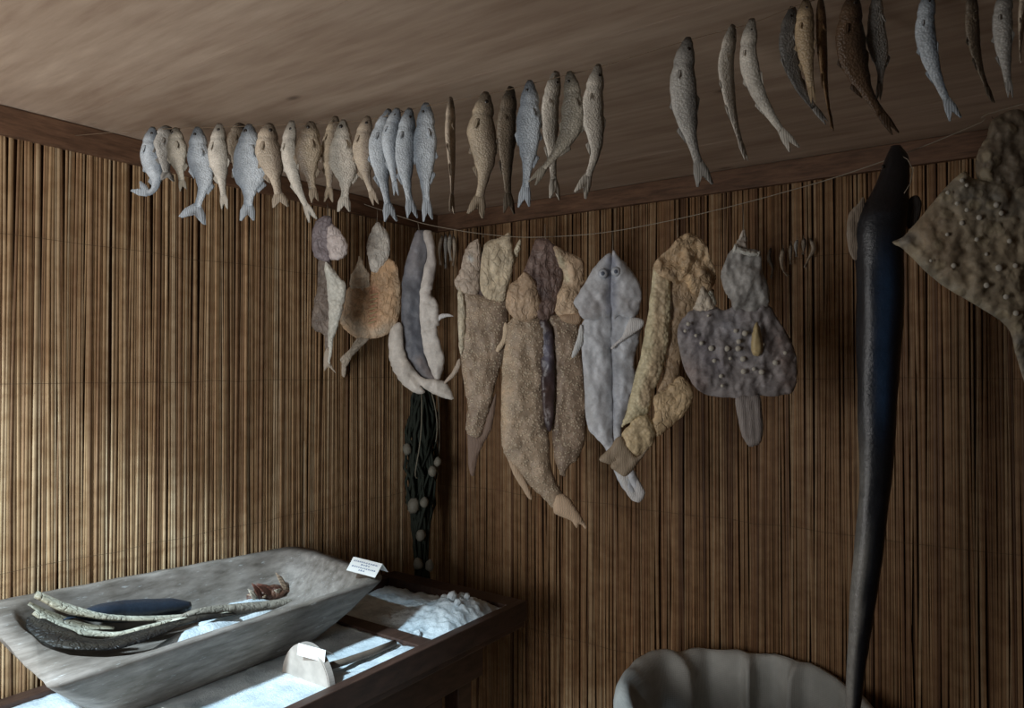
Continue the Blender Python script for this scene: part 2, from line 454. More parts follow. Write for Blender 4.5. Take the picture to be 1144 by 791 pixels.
    for sgn in (1, -1):
        c = pos(te*body)+la*hh*lerp_tab(pr, te)*.25+th*sgn*hh*thick*.60
        ev, ef = [], []
        r = hh*.17
        for i in range(5):
            f = PI*i/4
            for k in range(8):
                a = 2*PI*k/8
                ev.append(c+th*sgn*math.cos(f)*r*.5+(Tt*math.cos(a)+la*math.sin(a))*math.sin(f)*r)
        for i in range(4):
            for k in range(8): ef.append((i*8+k, i*8+(k+1) % 8, (i+1)*8+(k+1) % 8, (i+1)*8+k))
        mesh('eye', ev, ef, M['eye'], root)

BLUE = (hexc(122, 132, 142), hexc(196, 206, 214)); PALE = (hexc(150, 146, 136), hexc(214, 208, 196))
TAN = (hexc(124, 112, 98), hexc(198, 184, 164)); BRN = (hexc(108, 96, 82), hexc(178, 164, 142))
GREY = (hexc(104, 102, 98), hexc(180, 178, 172)); DARK = (hexc(54, 48, 42), hexc(128, 116, 100)); OLV = (hexc(106, 102, 92), hexc(168, 162, 148))
GOLD = (hexc(116, 100, 78), hexc(184, 162, 130))
# (picture points snout > tail, width, tone, profile, turn, back side, depth shift, label, extra)
SMALL = [
 ([(171,142),(168,172),(175,200),(168,215),(149,212)], 25, BLUE, 'roach', .2, 1, 0, 'bluish dried fish with its tail bent left, leftmost of the upper row', {}),
 ([(188,141),(184,165),(186,192),(189,202)], 18, GREY, 'slim', .8, 1, .02, 'pale narrow dried fish mostly hidden behind the olive one, second in the upper row', {}),
 ([(196,143),(198,170),(202,195),(205,213)], 25, OLV, 'roach', .25, -1, -.012, 'short olive dried fish beside the leftmost fish, tail tucked away', dict(tail=.6)),
 ([(221,142),(222,172),(228,202),(222,226),(214,247)], 26, BLUE, 'roach', .1, -1, 0, 'blue-grey dried fish whose wide forked tail points left, fourth in the upper row', dict(tail=1.9)),
 ([(245,138),(244,170),(248,202),(251,234)], 25, PALE, 'roach', .3, 1, 0, 'beige-grey dried fish with narrow tail, left of the broad blue fish', dict(tail=.6)),
 ([(270,138),(265,160),(264,180),(266,200)], 18, DARK, 'slim', .7, 1, .026, 'dark dried fish peeping out behind the broad blue fish', {}),
 ([(279,139),(278,172),(279,205),(276,247)], 36, BLUE, 'deep', 0, -1, 0, 'broad pale blue dried fish with deep belly and forked tail', dict(tail=.75)),
 ([(302,138),(299,162),(306,192),(314,232)], 29, TAN, 'roach', .15, 1, -.006, 'tan dried fish with short forked tail, right of the broad blue fish', {}),
 ([(326,135),(323,172),(331,205),(350,247)], 20, PALE, 'slim', .5, 1, 0, 'slim beige dried fish bending right toward its split tail tip', {}),
 ([(348,136),(344,172),(347,198),(352,226)], 28, BRN, 'roach', .1, -1, -.012, 'brown speckled dried fish crossing above the slim beige tail', dict(tail=.5)),
 ([(375,130),(368,168),(368,200),(367,226)], 20, BRN, 'slim', .5, 1, .024, 'dark brown dried fish behind the fat grey-beige one', {}),
 ([(384,134),(382,168),(386,198),(384,237)], 29, PALE, 'deep', .1, -1, -.006, 'fat grey-beige dried fish with two-pronged tail, in front of a darker one', dict(tail=.8)),
 ([(411,130),(405,165),(410,198),(420,229)], 24, TAN, 'roach', .35, 1, 0, 'tan dried fish with thin tail, just left of the four blue-white fish', dict(tail=.5)),
 ([(435,122),(424,160),(428,200),(437,248)], 24, BLUE, 'roach', .2, 1, .012, 'scaly blue dried fish, leftmost of the four blue-white ones', {}),
 ([(444,121),(435,155),(438,185),(443,219)], 19, BLUE, 'slim', .5, 1, -.018, 'narrow pale blue dried fish squeezed second among the four blue-white ones', dict(tail=.5)),
 ([(458,121),(452,160),(454,200),(461,244)], 25, BLUE, 'roach', .1, 1, -.008, 'pale blue dried fish, third of the four blue-white ones', dict(tail=.8)),
 ([(476,115),(475,160),(475,200),(478,247)], 27, BLUE, 'roach', .1, -1, .004, 'blue-grey dried fish with a fin curling out right, last of the four blue-white ones', dict(tail=.7)),
 ([(504,109),(503,150),(505,190),(505,238)], 11, TAN, 'slim', 1.2, 1, 0, 'very thin dried fish seen edge on, with fine forked tail', {}),
 ([(543,103),(538,145),(542,185),(531,242)], 32, BRN, 'roach', .05, 1, 0, 'plump tan-brown dried fish with fan tail, right of the very thin fish', {}),
 ([(571,97),(566,140),(566,185),(569,239)], 21, DARK, 'slim', .4, 1, .02, 'dark grey dried fish partly behind the shiny blue one', {}),
 ([(592,90),(591,135),(590,180),(585,232)], 28, BLUE, 'roach', .1, -1, -.010, 'shiny blue dried fish with black head, right of a dark grey one', dict(tail=.8)),
 ([(622,80),(614,125),(617,175),(620,223)], 20, PALE, 'slim', .4, 1, .016, 'pale cream dried fish crossed by the tail of its dark neighbour', {}),
 ([(636,80),(640,115),(635,150),(594,206)], 26, OLV, 'roach', .2, -1, -.022, 'dark olive dried fish curving left across the pale cream one', dict(tail=.6)),
 ([(669,72),(662,120),(665,170),(648,219)], 26, PALE, 'roach', .2, 1, 0, 'pale beige dried fish before the gap in the upper row, tail bent left', {}),
 ([(769,42),(763,90),(770,145),(788,208)], 30, GREY, 'roach', .15, 1, 0, 'single grey dried fish with dark blotched back hanging alone right of the gap', {}),
 ([(819,28),(811,75),(818,125),(834,180)], 20, PALE, 'slim', .5, 1, 0, 'cream shrivelled dried fish, left one of a pale pair', dict(tail=.45)),
 ([(840,21),(836,65),(850,110),(888,168)], 18, PALE, 'slim', .5, 1, 0, 'cream dried fish sweeping right to a fine tail, right one of a pale pair', {}),
 ([(886,8),(881,50),(892,95),(924,138)], 23, GREY, 'slim', .3, -1, .008, 'grey dried fish with dark edge, leftmost of the three hanging tight together', dict(tail=.4)),
 ([(900,0),(899,45),(904,85),(909,116)], 19, GOLD, 'slim', .5, 1, -.012, 'golden tan dried fish in the middle of three hanging tight together', dict(tail=.4)),
 ([(917,-4),(918,45),(922,95),(930,146)], 16, (hexc(62,44,30), hexc(140,112,80)), 'slim', .7, 1, .006, 'dark brown thin dried fish, rightmost of the three hanging tight together', dict(tail=.4)),
 ([(953,-10),(950,50),(967,100),(1001,150)], 32, (hexc(52,40,30), hexc(96,76,58)), 'roach', .1, 1, -.01, 'large dark brown dried fish with thin swept tail above the black fish', dict(tail=.4)),
 ([(980,-10),(979,35),(984,75),(981,113)], 25, GREY, 'deep', .2, -1, .016, 'grey dried fish beside the large dark brown one', dict(tail=.35)),
 ([(1037,-10),(1034,40),(1046,85),(1068,134)], 19, BLUE, 'slim', .4, 1, 0, 'pale blue slim dried fish with wispy forked tail, alone above the ray', {}),
 ([(1086,-10),(1087,40),(1096,80),(1110,115)], 20, DARK, 'slim', .4, 1, 0, 'brown-grey dried fish third from the right end of the upper row', dict(tail=.4)),
 ([(1122,-10),(1120,35),(1124,75),(1129,110)], 18, GREY, 'slim', .5, 1, 0, 'grey dried fish second from the right end of the upper row', dict(tail=.4)),
 ([(1144,-10),(1141,30),(1139,70)], 13, TAN, 'slim', .7, 1, 0, 'tan dried fish cut by the right edge, rightmost of the upper row', dict(tail=.5)),
]
for i, (ctrl, w, tone, prof, yaw, dors, dd, lab, ex) in enumerate(SMALL):
    d = depth_on(ctrl[0][0], ctrl[0][1], UA, UB)+dd
    root = thing('dried_fish', lab, 'fish', at(ctrl[0][0], ctrl[0][1], d), 'small dried fish on the upper string')
    round_fish(root, ctrl, w, d, tone[0], tone[1], prof, yaw*(1 if i % 2 else -1), dors, seed=i+1, tailang=.5 if i == 0 else 0, **ex)
    # thread loop from the string through the mouth
    p = at(ctrl[0][0], ctrl[0][1], d); q = min(USC, key=lambda v: abs(v.x-p.x)); q = Vector((p.x, q.y, q.z))
    if (p-q).length > .002: tube('hanging_cord', [q, (p+q)/2+Vector((.001, 0, 0)), p-Vector((0, 0, .006))], .0009, M['string'], root, 5)

# ------------------------------------------------------------------ split and flattened fish
def inside(poly, x, y):
    c = False; n = len(poly); j = n-1
    for i in range(n):
        xi, yi = poly[i]; xj, yj = poly[j]
        if (yi > y) != (yj > y) and x < (xj-xi)*(y-yi)/(yj-yi)+xi: c = not c
        j = i
    return c
def segdist(P, A, B):                   # P (n,2) to polyline segments
    d = np.full(len(P), 1e9)
    for a, b in zip(A, B):
        ab = b-a; t = np.clip(((P-a)@ab)/max(1e-9, ab@ab), 0, 1)
        d = np.minimum(d, np.linalg.norm(P-(a+t[:, None]*ab), axis=1))
    return d
def polydist(P, pl):
    pl = np.array(pl, float); return segdist(P, pl[:-1], pl[1:])
def piece(name, outline, d, parent, col, mat='flesh', th=.012, off=0, edge=10, blobs=(), creases=(), bend=None, step=2.6, seed=0, rough=.003, flat=.35, ragged=.7, smooth_outline=True, sub=5, tilt=None):
    """solid piece of dried fish: outline in picture points at depth d, front side swelling by th (m), back by th*flat"""
    if mat not in ('fin', 'bone'): th *= .6; rough *= 2.2; ragged *= 2.0
    ol = [Vector((x, y, 0)) for x, y in outline]
    if smooth_outline: ol = catmull(ol, sub, True)
    ol = [(v.x+ragged*noise.noise(Vector((v.x*.25, v.y*.25, seed))), v.y+ragged*noise.noise(Vector((v.x*.25, v.y*.25, seed+9)))) for v in ol]
    xs = [p[0] for p in ol]; ys = [p[1] for p in ol]
    pts = [Vector(p) for p in ol]; m = len(pts); edges = [(i, (i+1) % m) for i in range(m)]
    A = np.array(ol); B = np.roll(A, -1, axis=0)
    cand = []
    rnd = random.Random(seed); y = min(ys); row = 0
    while y < max(ys):
        x = min(xs)+(step/2 if row % 2 else 0)
        while x < max(xs):
            q = (x+rnd.uniform(-.2, .2)*step, y+rnd.uniform(-.2, .2)*step)
            if inside(ol, *q): cand.append(q)
            x += step
        y += step*.87; row += 1
    if cand:
        cd_ = segdist(np.array(cand), A, B); cand = [c for c, q in zip(cand, cd_) if q > step*.45]
    pts += [Vector(c) for c in cand]
    out = geometry.delaunay_2d_cdt(pts, edges, [], 1, 1e-5)
    V2, F = out[0], out[2]
    P = np.array([(v.x, v.y) for v in V2]); D = segdist(P, A, B)
    f = np.clip(1-(1-np.clip(D/edge, 0, 1))**2, 0, 1)**.75
    ind = np.zeros(len(P))
    for pl, dep, wid in creases: ind += dep*np.exp(-(polydist(P, pl)/wid)**2)
    br = {'ray2': 1.35, 'pike': 1.45, 'smooth': 1.25, 'ray': 1.55}.get(mat, 1.8)
    C = np.tile(np.array(col)*br, (len(P), 1))
    for pl, rad, bc, st in blobs:
        wgt = st*np.exp(-(polydist(P, pl)/rad)**2)
        wob = np.array([.75+.5*noise.noise(Vector((x*.12, y*.12, seed*3.3))) for x, y in P])
        wgt = np.clip(wgt*wob, 0, 1)[:, None]; C = C*(1-wgt)+np.array(bc)*br*wgt
    C = np.clip(C*.78 + C.mean(1, keepdims=True)*.22, 0, .82)
    vs, fs, cs = [], [], []; n = len(P)
    for s in (1, -1):
        for i, (x, y) in enumerate(P):
            wr = rough*(noise.noise(Vector((x*.07, y*.05, seed)))+.5*noise.noise(Vector((x*.2, y*.14, seed+4)))) 
            base = off + (bend(x, y) if bend else 0) + wr*1.3
            z = base + (th*f[i] - ind[i]*min(1, f[i]*1.3) if s == 1 else -th*flat*f[i]-.0008)
            if s == 1: z += .0004+rough*.35*noise.noise(Vector((x*.35, y*.3, seed+2)))*f[i]
            vs.append(at(x, y, d-z)); cs.append(tuple(C[i]))
    for t in F:
        if len(t) == 3:
            fs.append(tuple(t)); fs.append(tuple(n+k for k in t[::-1]))
    # rim
    cnt = {}
    for t in F:
        for a, b in zip(t, list(t[1:])+[t[0]]): cnt[(a, b)] = 1
    for (a, b) in list(cnt):
        if (b, a) not in cnt: fs.append((b, a, n+a, n+b))
    return mesh(name, vs, fs, M[mat], parent, cs)
def crop(ox, oy, s): return lambda pts: [(ox+x/s, oy+y/s) for x, y in pts]
def hang(parent, px, py, d, top=None):
    """thread from the lower string to the fish"""
    dz = 3
    s = at(px, py, depth_on(px, py, LA, LB))
    q = min(catmull(LP, 12), key=lambda v: abs(v.x-s.x))
    p = at(px, py+dz, d)
    tube('hanging_cord', [q, q.lerp(p, .5)+Vector((.002, 0, 0)), p], .0011, M['string'], parent, 5)
def dl(px, py=300): return depth_on(px, py, LA, LB)
BG = 'big split fish hanging in the lower row'
def eyeball(name, px, py, d, r, mat, parent, flat=.5):
    c = at(px, py, d); vs, fs = [], []
    for i in range(7):
        f = PI*i/6
        for k in range(12):
            a = 2*PI*k/12; vs.append(c-FW*math.cos(f)*r*flat+(RT*math.cos(a)+UP*math.sin(a))*math.sin(f)*r)
    for i in range(6):
        for k in range(12): fs.append((i*12+k, i*12+(k+1) % 12, (i+1)*12+(k+1) % 12, (i+1)*12+k))
    return mesh(name, vs, fs, M[mat], parent)

c6 = crop(330, 220, 3.295)
# -- first: dark and pale halves, on the left wall side
d = depth_on(368, 240, Vector((.12, 0, 0)), Vector((.12, -1, 0)))
r = thing('split_fish', 'narrow split fish with dark half and pale scaly strip, leftmost of the big fish', 'fish', at(366, 238, d), BG)
skn = hexc(124, 110, 104)
piece('dark_half', c6([(88,225),(130,235),(140,330),(138,470),(122,540),(112,590),(104,510),(68,490),(60,440),(80,330)]), d, r, hexc(112,100,90), th=.012, edge=7, seed=1, blobs=[(c6([(100,260),(95,470)]), 8, hexc(86,74,64), .7)])
piece('scaly_half', c6([(108,240),(140,265),(165,300),(187,322),(178,400),(162,460),(140,530),(128,612),(118,600),(120,520),(122,430),(116,330)]), d, r, hexc(196,184,168), 'scaly', th=.014, off=.008, edge=6, seed=2)
piece('head', c6([(80,85),(105,72),(135,80),(135,160),(128,235),(95,235),(68,215),(60,160),(66,110)]), d, r, hexc(118,108,112), th=.016, off=.004, edge=9, seed=3, creases=[(c6([(75,180),(125,190)]), .004, 3)])
piece('gill_cover', c6([(120,100),(150,110),(178,145),(192,175),(188,215),(165,230),(125,228),(116,170)]), d, r, hexc(184,170,166), th=.016, off=.010, edge=8, seed=4, creases=[(c6([(150,190),(180,200)]), .003, 2)])
piece('tail_fin', c6([(112,560),(126,560),(130,612),(150,650),(122,625),(108,640),(104,600)]), d, r, hexc(150,138,122), 'fin', th=.002, off=.004, edge=3, seed=5)
tube('hanging_cord', [at(366, 226, d+.05), at(366, 232, d+.02), at(366, 243, d-.004)], .0011, M['string'], r, 5)

# -- second: golden flat fish
d = dl(420)-.03
r = thing('split_fish', 'golden brown opened fish with crooked stalk-like tail, second of the big fish from left', 'fish', at(421, 250, d), BG)
g1, g2 = hexc(178,142,100), hexc(166,146,118)
piece('body', c6([(240,300),(275,290),(285,250),(330,228),(365,238),(384,300),(388,400),(375,465),(340,505),(290,522),(240,525),(195,500),(160,455),(175,400),(190,340)]), d, r, g1, th=.018, edge=14, seed=6,
      blobs=[(c6([(180,450),(260,510),(370,480)]), 8, hexc(172,158,136), .9), (c6([(200,330),(190,420)]), 7, hexc(170,150,124), .8), (c6([(290,340),(285,460)]), 5, hexc(200,132,96), .8), (c6([(380,280),(385,430)]), 5, hexc(150,136,112), .8)],
      creases=[(c6([(272,280),(285,350),(285,480)]), .007, 3)])
piece('head', c6([(300,92),(322,110),(346,150),(345,215),(330,240),(310,270),(285,280),(268,230),(262,185),(276,130)]), d, r, hexc(186,176,166), th=.016, off=.006, edge=9, seed=7, creases=[(c6([(310,140),(340,190)]), .004, 2.5), (c6([(275,210),(335,215)]), .003, 2)])
piece('jaw', c6([(232,222),(243,225),(258,262),(274,290),(270,340),(225,350),(200,330),(202,290),(222,260)]), d, r, hexc(180,164,140), th=.010, off=.008, edge=7, seed=8, creases=[(c6([(235,240),(245,310)]), .004, 2)])
piece('tail_stalk', c6([(232,515),(272,520),(240,555),(205,595),(188,625),(168,615),(160,600),(200,560)]), d, r, hexc(158,146,128), th=.009, off=.002, edge=5, seed=9)
piece('tail_fin', c6([(160,598),(186,620),(183,662),(165,655),(140,635),(120,618),(122,606),(145,608)]), d, r, hexc(150,138,122), 'fin', th=.003, edge=4, seed=10)
for k in range(7):
    y = 360+k*17; piece('rib_bone', c6([(276-k,y),(300-k,y-6),(302-k,y-2),(278-k,y+5)]), d, r, hexc(216,176,140), 'bone', th=.002, off=.015, edge=1.5, seed=30+k, step=1.2, ragged=0, sub=3, rough=0)
hang(r, 421, 246, d-.006)

# -- third: white with dark middle
d = dl(468)-.02
r = thing('split_fish', 'white-edged split fish with a dark grey-blue middle band, bottom curling right', 'fish', at(474, 258, d), BG)
wh, dk = hexc(214,208,200), hexc(104,108,118)
piece('back_half', c6([(425,180),(445,128),(478,128),(490,200),(470,300),(462,400),(470,520),(490,620),(530,680),(500,690),(440,640),(405,580),(392,480),(390,380),(398,280)]), d, r, dk, 'smooth', th=.016, edge=12, seed=11,
      blobs=[(c6([(445,140),(440,250)]), 12, hexc(150,146,150), .8), (c6([(430,420),(440,560)]), 6, hexc(84,92,106), .7), (c6([(460,610),(500,660)]), 6, hexc(140,126,120), .8)])
piece('right_flank', c6([(470,130),(500,128),(512,175),(519,250),(506,330),(498,350),(520,385),(529,420),(531,468),(521,482),(533,530),(549,600),(540,650),(522,680),(490,620),(468,540),(458,440),(458,350),(470,280),(485,210)]), d, r, wh, 'smooth', th=.018, off=.010, edge=7, seed=12,
      creases=[(c6([(520,480),(470,490)]), .006, 2), (c6([(505,340),(465,350)]), .005, 2)], blobs=[(c6([(490,150),(505,320)]), 6, hexc(168,160,156), .8)])
piece('left_flank', c6([(378,465),(395,480),(400,560),(430,625),(470,665),(520,672),(560,690),(582,738),(570,745),(530,735),(500,722),(462,695),(478,722),(440,722),(395,690),(360,640),(345,590),(343,520),(352,485)]), d, r, hexc(206,200,190), 'smooth', th=.018, off=.016, edge=9, seed=13,
      creases=[(c6([(470,690),(430,660),(400,640)]), .004, 2), (c6([(500,690),(570,720)]), .004, 2)])
piece('fin', c6([(524,438),(545,430),(570,432),(582,440),(560,442),(540,448),(526,455)]), d, r, hexc(200,196,190), 'fin', th=.003, off=.012, edge=3, seed=14, step=1.6)
hang(r, 468, 255, d)

# -- fourth: pike with open head
c7 = crop(490, 240, 2.2)
d = dl(540)-.02
r = thing('split_fish', 'spotted brown pike with gaping head flaps, hanging left of the largest pike', 'fish', at(540, 262, d), BG)
pk = hexc(160,138,114); pk2 = hexc(190,170,144); dkb = hexc(92,72,58)
piece('body', c7([(55,185),(110,195),(165,205),(172,260),(168,330),(150,380),(135,440),(118,500),(100,545),(70,538),(68,505),(72,470),(62,420),(52,330),(48,260)]), d, r, pk, 'pike', th=.030, edge=18, seed=15, flat=.5,
      blobs=[(c7([(165,230),(160,340),(135,420)]), 10, dkb, .75), (c7([(75,480),(110,520)]), 8, hexc(150,128,110), .7), (c7([(60,200),(55,330)]), 6, pk2, .8)])
piece('inner_cavity', c7([(98,75),(110,90),(120,150),(125,205),(100,205),(92,150)]), d, r, hexc(66,48,42), th=.006, off=.002, edge=5, seed=16)
piece('left_jaw', c7([(82,65),(98,62),(104,90),(102,140),(98,190),(75,195),(52,190),(38,165),(52,140),(58,115),(66,85)]), d, r, hexc(170,154,136), th=.014, off=.010, edge=7, seed=17, creases=[(c7([(60,140),(95,130)]), .004, 2.5)], blobs=[(c7([(75,105),(80,110)]), 3, hexc(220,210,196), .8)])
piece('gill_cover', c7([(112,75),(135,60),(160,52),(175,45),(182,80),(185,125),(172,175),(160,212),(120,205),(104,185),(102,140)]), d, r, hexc(190,168,138), th=.018, off=.014, edge=9, seed=18, creases=[(c7([(125,90),(130,170)]), .005, 2.5), (c7([(155,75),(150,190)]), .004, 2.5)])
piece('gill_flap', c7([(178,110),(192,72),(202,60),(200,85),(190,115),(178,140)]), d, r, hexc(190,172,146), th=.006, off=.004, edge=4, seed=19, step=1.8)
piece('left_edge', c7([(48,185),(60,190),(66,260),(62,330),(52,340),(48,280)]), d, r, hexc(190,172,146), th=.008, off=.016, edge=4, seed=20)
piece('fin', c7([(162,265),(172,275),(172,300),(158,325),(146,338),(140,330),(155,305)]), d, r, hexc(184,164,134), 'fin', th=.004, off=.022, edge=3, seed=21, step=1.8)
piece('tail_fin', c7([(72,535),(98,545),(112,520),(126,470),(142,440),(132,520),(112,560),(98,590),(88,640),(76,632),(72,590)]), d, r, hexc(110,90,76), 'fin', th=.004, off=-.004, edge=5, seed=22)
piece('side_strip', c7([(48,355),(55,362),(48,385),(30,405),(14,416),(18,404),(34,385)]), d, r, hexc(160,146,130), 'fin', th=.003, off=.004, edge=3, seed=23, step=1.8)
hang(r, 540, 262, d-.01)

# -- fifth: the largest pike
d = dl(608)-.05
r = thing('split_fish', 'largest golden brown pike, split open along a dark belly, in the middle of the string', 'fish', at(608, 266, d), BG)
piece('right_half', c7([(262,240),(300,250),(340,250),(345,300),(352,350),(362,440),(361,540),(345,595),(318,620),(308,645),(288,612),(280,560),(280,450),(276,340)]), d, r, hexc(152,130,108), 'pike', th=.028, off=-.008, edge=16, seed=24, flat=.5, blobs=[(c7([(275,300),(285,560)]), 8, dkb, .8)])
piece('left_half', c7([(175,260),(215,245),(255,255),(268,300),(262,400),(268,500),(272,560),(280,630),(305,685),(330,720),(290,728),(250,690),(205,645),(168,600),(155,555),(154,480),(155,400),(162,320)]), d, r, hexc(166,144,118), 'pike', th=.036, edge=20, seed=25, flat=.4, blobs=[(c7([(262,300),(258,400),(262,520)]), 8, hexc(84,66,60), .85), (c7([(165,330),(160,520)]), 7, hexc(196,170,134), .7)])
piece('belly_cavity', c7([(248,262),(272,262),(284,320),(286,430),(280,520),(268,530),(256,480),(252,400),(250,320)]), d, r, hexc(58,46,48), 'gloss', th=.010, off=.012, edge=8, seed=26, blobs=[(c7([(262,300),(266,370)]), 5, hexc(90,92,112), .9), (c7([(268,420),(268,490)]), 5, hexc(84,64,58), .7)], creases=[(c7([(250,345),(285,350)]), .004, 2), (c7([(250,430),(285,425)]), .004, 2), (c7([(255,475),(285,470)]), .004, 2)])  # first blob paints a bluish gloss on the dark cavity
piece('throat', c7([(238,62),(262,58),(285,75),(305,130),(300,190),(285,240),(262,262),(240,250),(215,210),(205,160),(220,110)]), d, r, hexc(104,84,76), th=.022, off=.010, edge=14, seed=27, rough=.006,
      creases=[(c7([(245,75),(235,190)]), .006, 2), (c7([(257,70),(257,240)]), .006, 2), (c7([(270,75),(282,200)]), .006, 2)], blobs=[(c7([(240,160),(262,200)]), 8, hexc(64,48,46), .8), (c7([(230,120),(250,100)]), 5, hexc(150,130,122), .6)])
piece('left_gill_cover', c7([(212,140),(238,165),(252,210),(248,245),(215,262),(185,255),(168,232),(165,205),(175,172),(192,160)]), d, r, hexc(166,140,110), th=.026, off=.018, edge=12, seed=28, creases=[(c7([(200,170),(195,240)]), .003, 3)])
piece('right_gill_cover', c7([(275,70),(318,92),(352,108),(359,135),(356,170),(348,210),(345,245),(300,252),(285,235),(290,200),(305,160),(290,110)]), d, r, hexc(178,152,120), th=.024, off=.010, edge=11, seed=29, creases=[(c7([(310,110),(325,180),(315,240)]), .006, 3), (c7([(340,120),(335,200)]), .004, 3)], blobs=[(c7([(295,95),(315,160)]), 5, hexc(206,184,150), .7)])
piece('collar_fin', c7([(300,248),(345,240),(352,262),(335,270),(305,262)]), d, r, hexc(150,124,96), 'fin', th=.008, off=.018, edge=4, seed=30)
piece('belly_fin', c7([(172,600),(190,612),(212,650),(230,692),(222,698),(200,665),(180,630)]), d, r, hexc(164,140,112), 'fin', th=.004, off=.006, edge=3, seed=31, step=1.8)
piece('tail_fin', c7([(285,690),(312,688),(335,715),(362,762),(360,772),(348,760),(340,770),(325,752),(300,742),(282,728)]), d, r, hexc(178,152,122), 'fin', th=.010, off=.008, edge=6, seed=32)
tube('hanging_cord', [at(609, 250, d+.01), at(609, 262, d+.005), at(610, 272, d-.02)], .0012, M['string'], r, 5)

# -- sixth: pale blue-white
c8 = crop(620, 240, 2.396)
d = dl(684)-.03
r = thing('split_fish', 'pale blue-white opened fish with diamond head and two eyes, right of the largest pike', 'fish', at(684, 284, d), BG)
bl, bl2 = hexc(196,202,210), hexc(150,158,170)
piece('left_half', c8([(100,270),(150,262),(153,400),(156,590),(172,640),(200,690),(215,765),(180,730),(160,690),(138,632),(108,595),(86,560),(76,430),(70,330),(75,285)]), d, r, bl, 'smooth', th=.024, edge=18, seed=33, flat=.4, blobs=[(c8([(150,280),(154,560)]), 6, bl2, .8), (c8([(85,440),(95,560)]), 5, hexc(176,180,184), .8)])
piece('right_half', c8([(152,262),(200,272),(232,285),(226,330),(212,395),(215,450),(190,540),(178,580),(185,640),(215,690),(240,745),(225,765),(208,745),(180,680),(160,620),(155,500),(153,380)]), d, r, bl, 'smooth', th=.024, edge=18, seed=34, flat=.4, blobs=[(c8([(156,280),(158,560)]), 6, hexc(132,138,150), .9), (c8([(170,420),(175,540)]), 9, hexc(170,178,190), .7)], creases=[(c8([(150,355),(215,300)]), .004, 2)])
piece('left_head_plate', c8([(150,104),(151,180),(150,270),(110,282),(75,278),(58,250),(50,232),(75,190),(110,135)]), d, r, hexc(190,194,200), 'smooth', th=.022, off=.008, edge=12, seed=35, blobs=[(c8([(105,250),(90,262)]), 11, hexc(150,140,138), .7), (c8([(146,120),(147,260)]), 5, hexc(112,122,150), .8)], creases=[(c8([(85,195),(120,240),(125,275)]), .004, 3)])
piece('right_head_plate', c8([(152,104),(175,118),(200,142),(232,200),(225,258),(205,280),(175,270),(152,268)]), d, r, hexc(194,198,204), 'smooth', th=.022, off=.008, edge=12, seed=36, blobs=[(c8([(205,230),(215,250)]), 9, hexc(150,146,148), .6), (c8([(157,120),(156,260)]), 5, hexc(104,114,140), .9)], creases=[(c8([(175,195),(205,250)]), .003, 3)])
for ex_, ey_ in ((128, 157), (163, 152)):
    x, y = c8([(ex_, ey_)])[0]
    e = eyeball('eye', x, y, d-.026, .014, 'paleeye', r); p = eyeball('pupil', x, y, d-.0312, .0062, 'greyeye', e)
piece('left_fin', c8([(68,295),(76,310),(74,345),(60,372),(46,384),(45,372),(58,335)]), d, r, hexc(176,180,186), 'fin', th=.003, off=.01, edge=3, seed=37, step=1.8)
piece('right_fin', c8([(200,278),(222,276),(238,284),(236,300),(205,322),(170,345),(155,360),(152,352),(180,325)]), d, r, hexc(188,192,198), 'fin', th=.005, off=.022, edge=4, seed=38, step=1.8)
piece('tail_fin', c8([(165,688),(185,680),(205,682),(226,712),(242,745),(228,768),(206,764),(186,735)]), d, r, hexc(184,190,198), 'fin', th=.005, off=.005, edge=5, seed=39, creases=[(c8([(185,690),(222,750)]), .003, 2)])
hang(r, 684, 284, d-.012)

# -- seventh: golden scaly
d = dl(740)-.07
r = thing('split_fish', 'ochre split carp with a scaly strip and blunt square tail, overlapping the blue-white fish', 'fish', at(757, 262, d), BG)
go, go2 = hexc(176,154,118), hexc(150,122,88)
piece('inner_half', c8([(300,160),(350,150),(400,180),(425,210),(370,270),(345,340),(335,430),(330,460),(300,470),(262,500),(250,520),(290,430),(308,300),(308,200)]), d, r, hexc(150,126,94), th=.018, off=-.005, edge=14, seed=40, flat=.4, blobs=[(c8([(320,220),(310,420)]), 8, hexc(118,96,70), .7)])
piece('scaly_strip', c8([(265,140),(290,150),(308,180),(310,260),(303,340),(288,420),(262,480),(250,530),(225,545),(195,560),(178,568),(190,530),(212,440),(232,360),(248,270),(258,190)]), d, r, hexc(192,172,134), 'scaly', th=.020, off=.010, edge=9, seed=41, blobs=[(c8([(285,170),(275,380),(240,500)]), 5, hexc(150,128,96), .75)], creases=[(c8([(305,200),(300,330),(270,440)]), .004, 3)])
piece('head', c8([(300,95),(330,62),(355,48),(385,60),(405,78),(415,115),(430,150),(428,185),(405,215),(370,215),(330,190),(300,175),(268,165),(262,138),(280,112)]), d, r, hexc(166,140,104), th=.030, off=.004, edge=16, seed=42, rough=.009, blobs=[(c8([(355,70),(400,110)]), 9, hexc(196,168,124), .7), (c8([(316,158),(317,160)]), 3.0, hexc(60,44,32), .9), (c8([(396,152),(397,154)]), 3.0, hexc(60,44,32), .9), (c8([(350,150),(360,190)]), 8, hexc(196,164,116), .7)],
      creases=[(c8([(310,120),(350,110),(400,120)]), .005, 3), (c8([(330,170),(360,140)]), .004, 3)])
piece('belly_flap', c8([(262,490),(300,462),(335,432),(362,455),(372,485),(355,525),(320,560),(285,588),(265,590),(256,560),(268,530)]), d, r, hexc(180,154,112), th=.018, off=.006, edge=10, seed=43, creases=[(c8([(280,520),(340,480)]), .003, 2), (c8([(280,545),(345,505)]), .003, 2), (c8([(285,565),(325,535)]), .003, 2)])
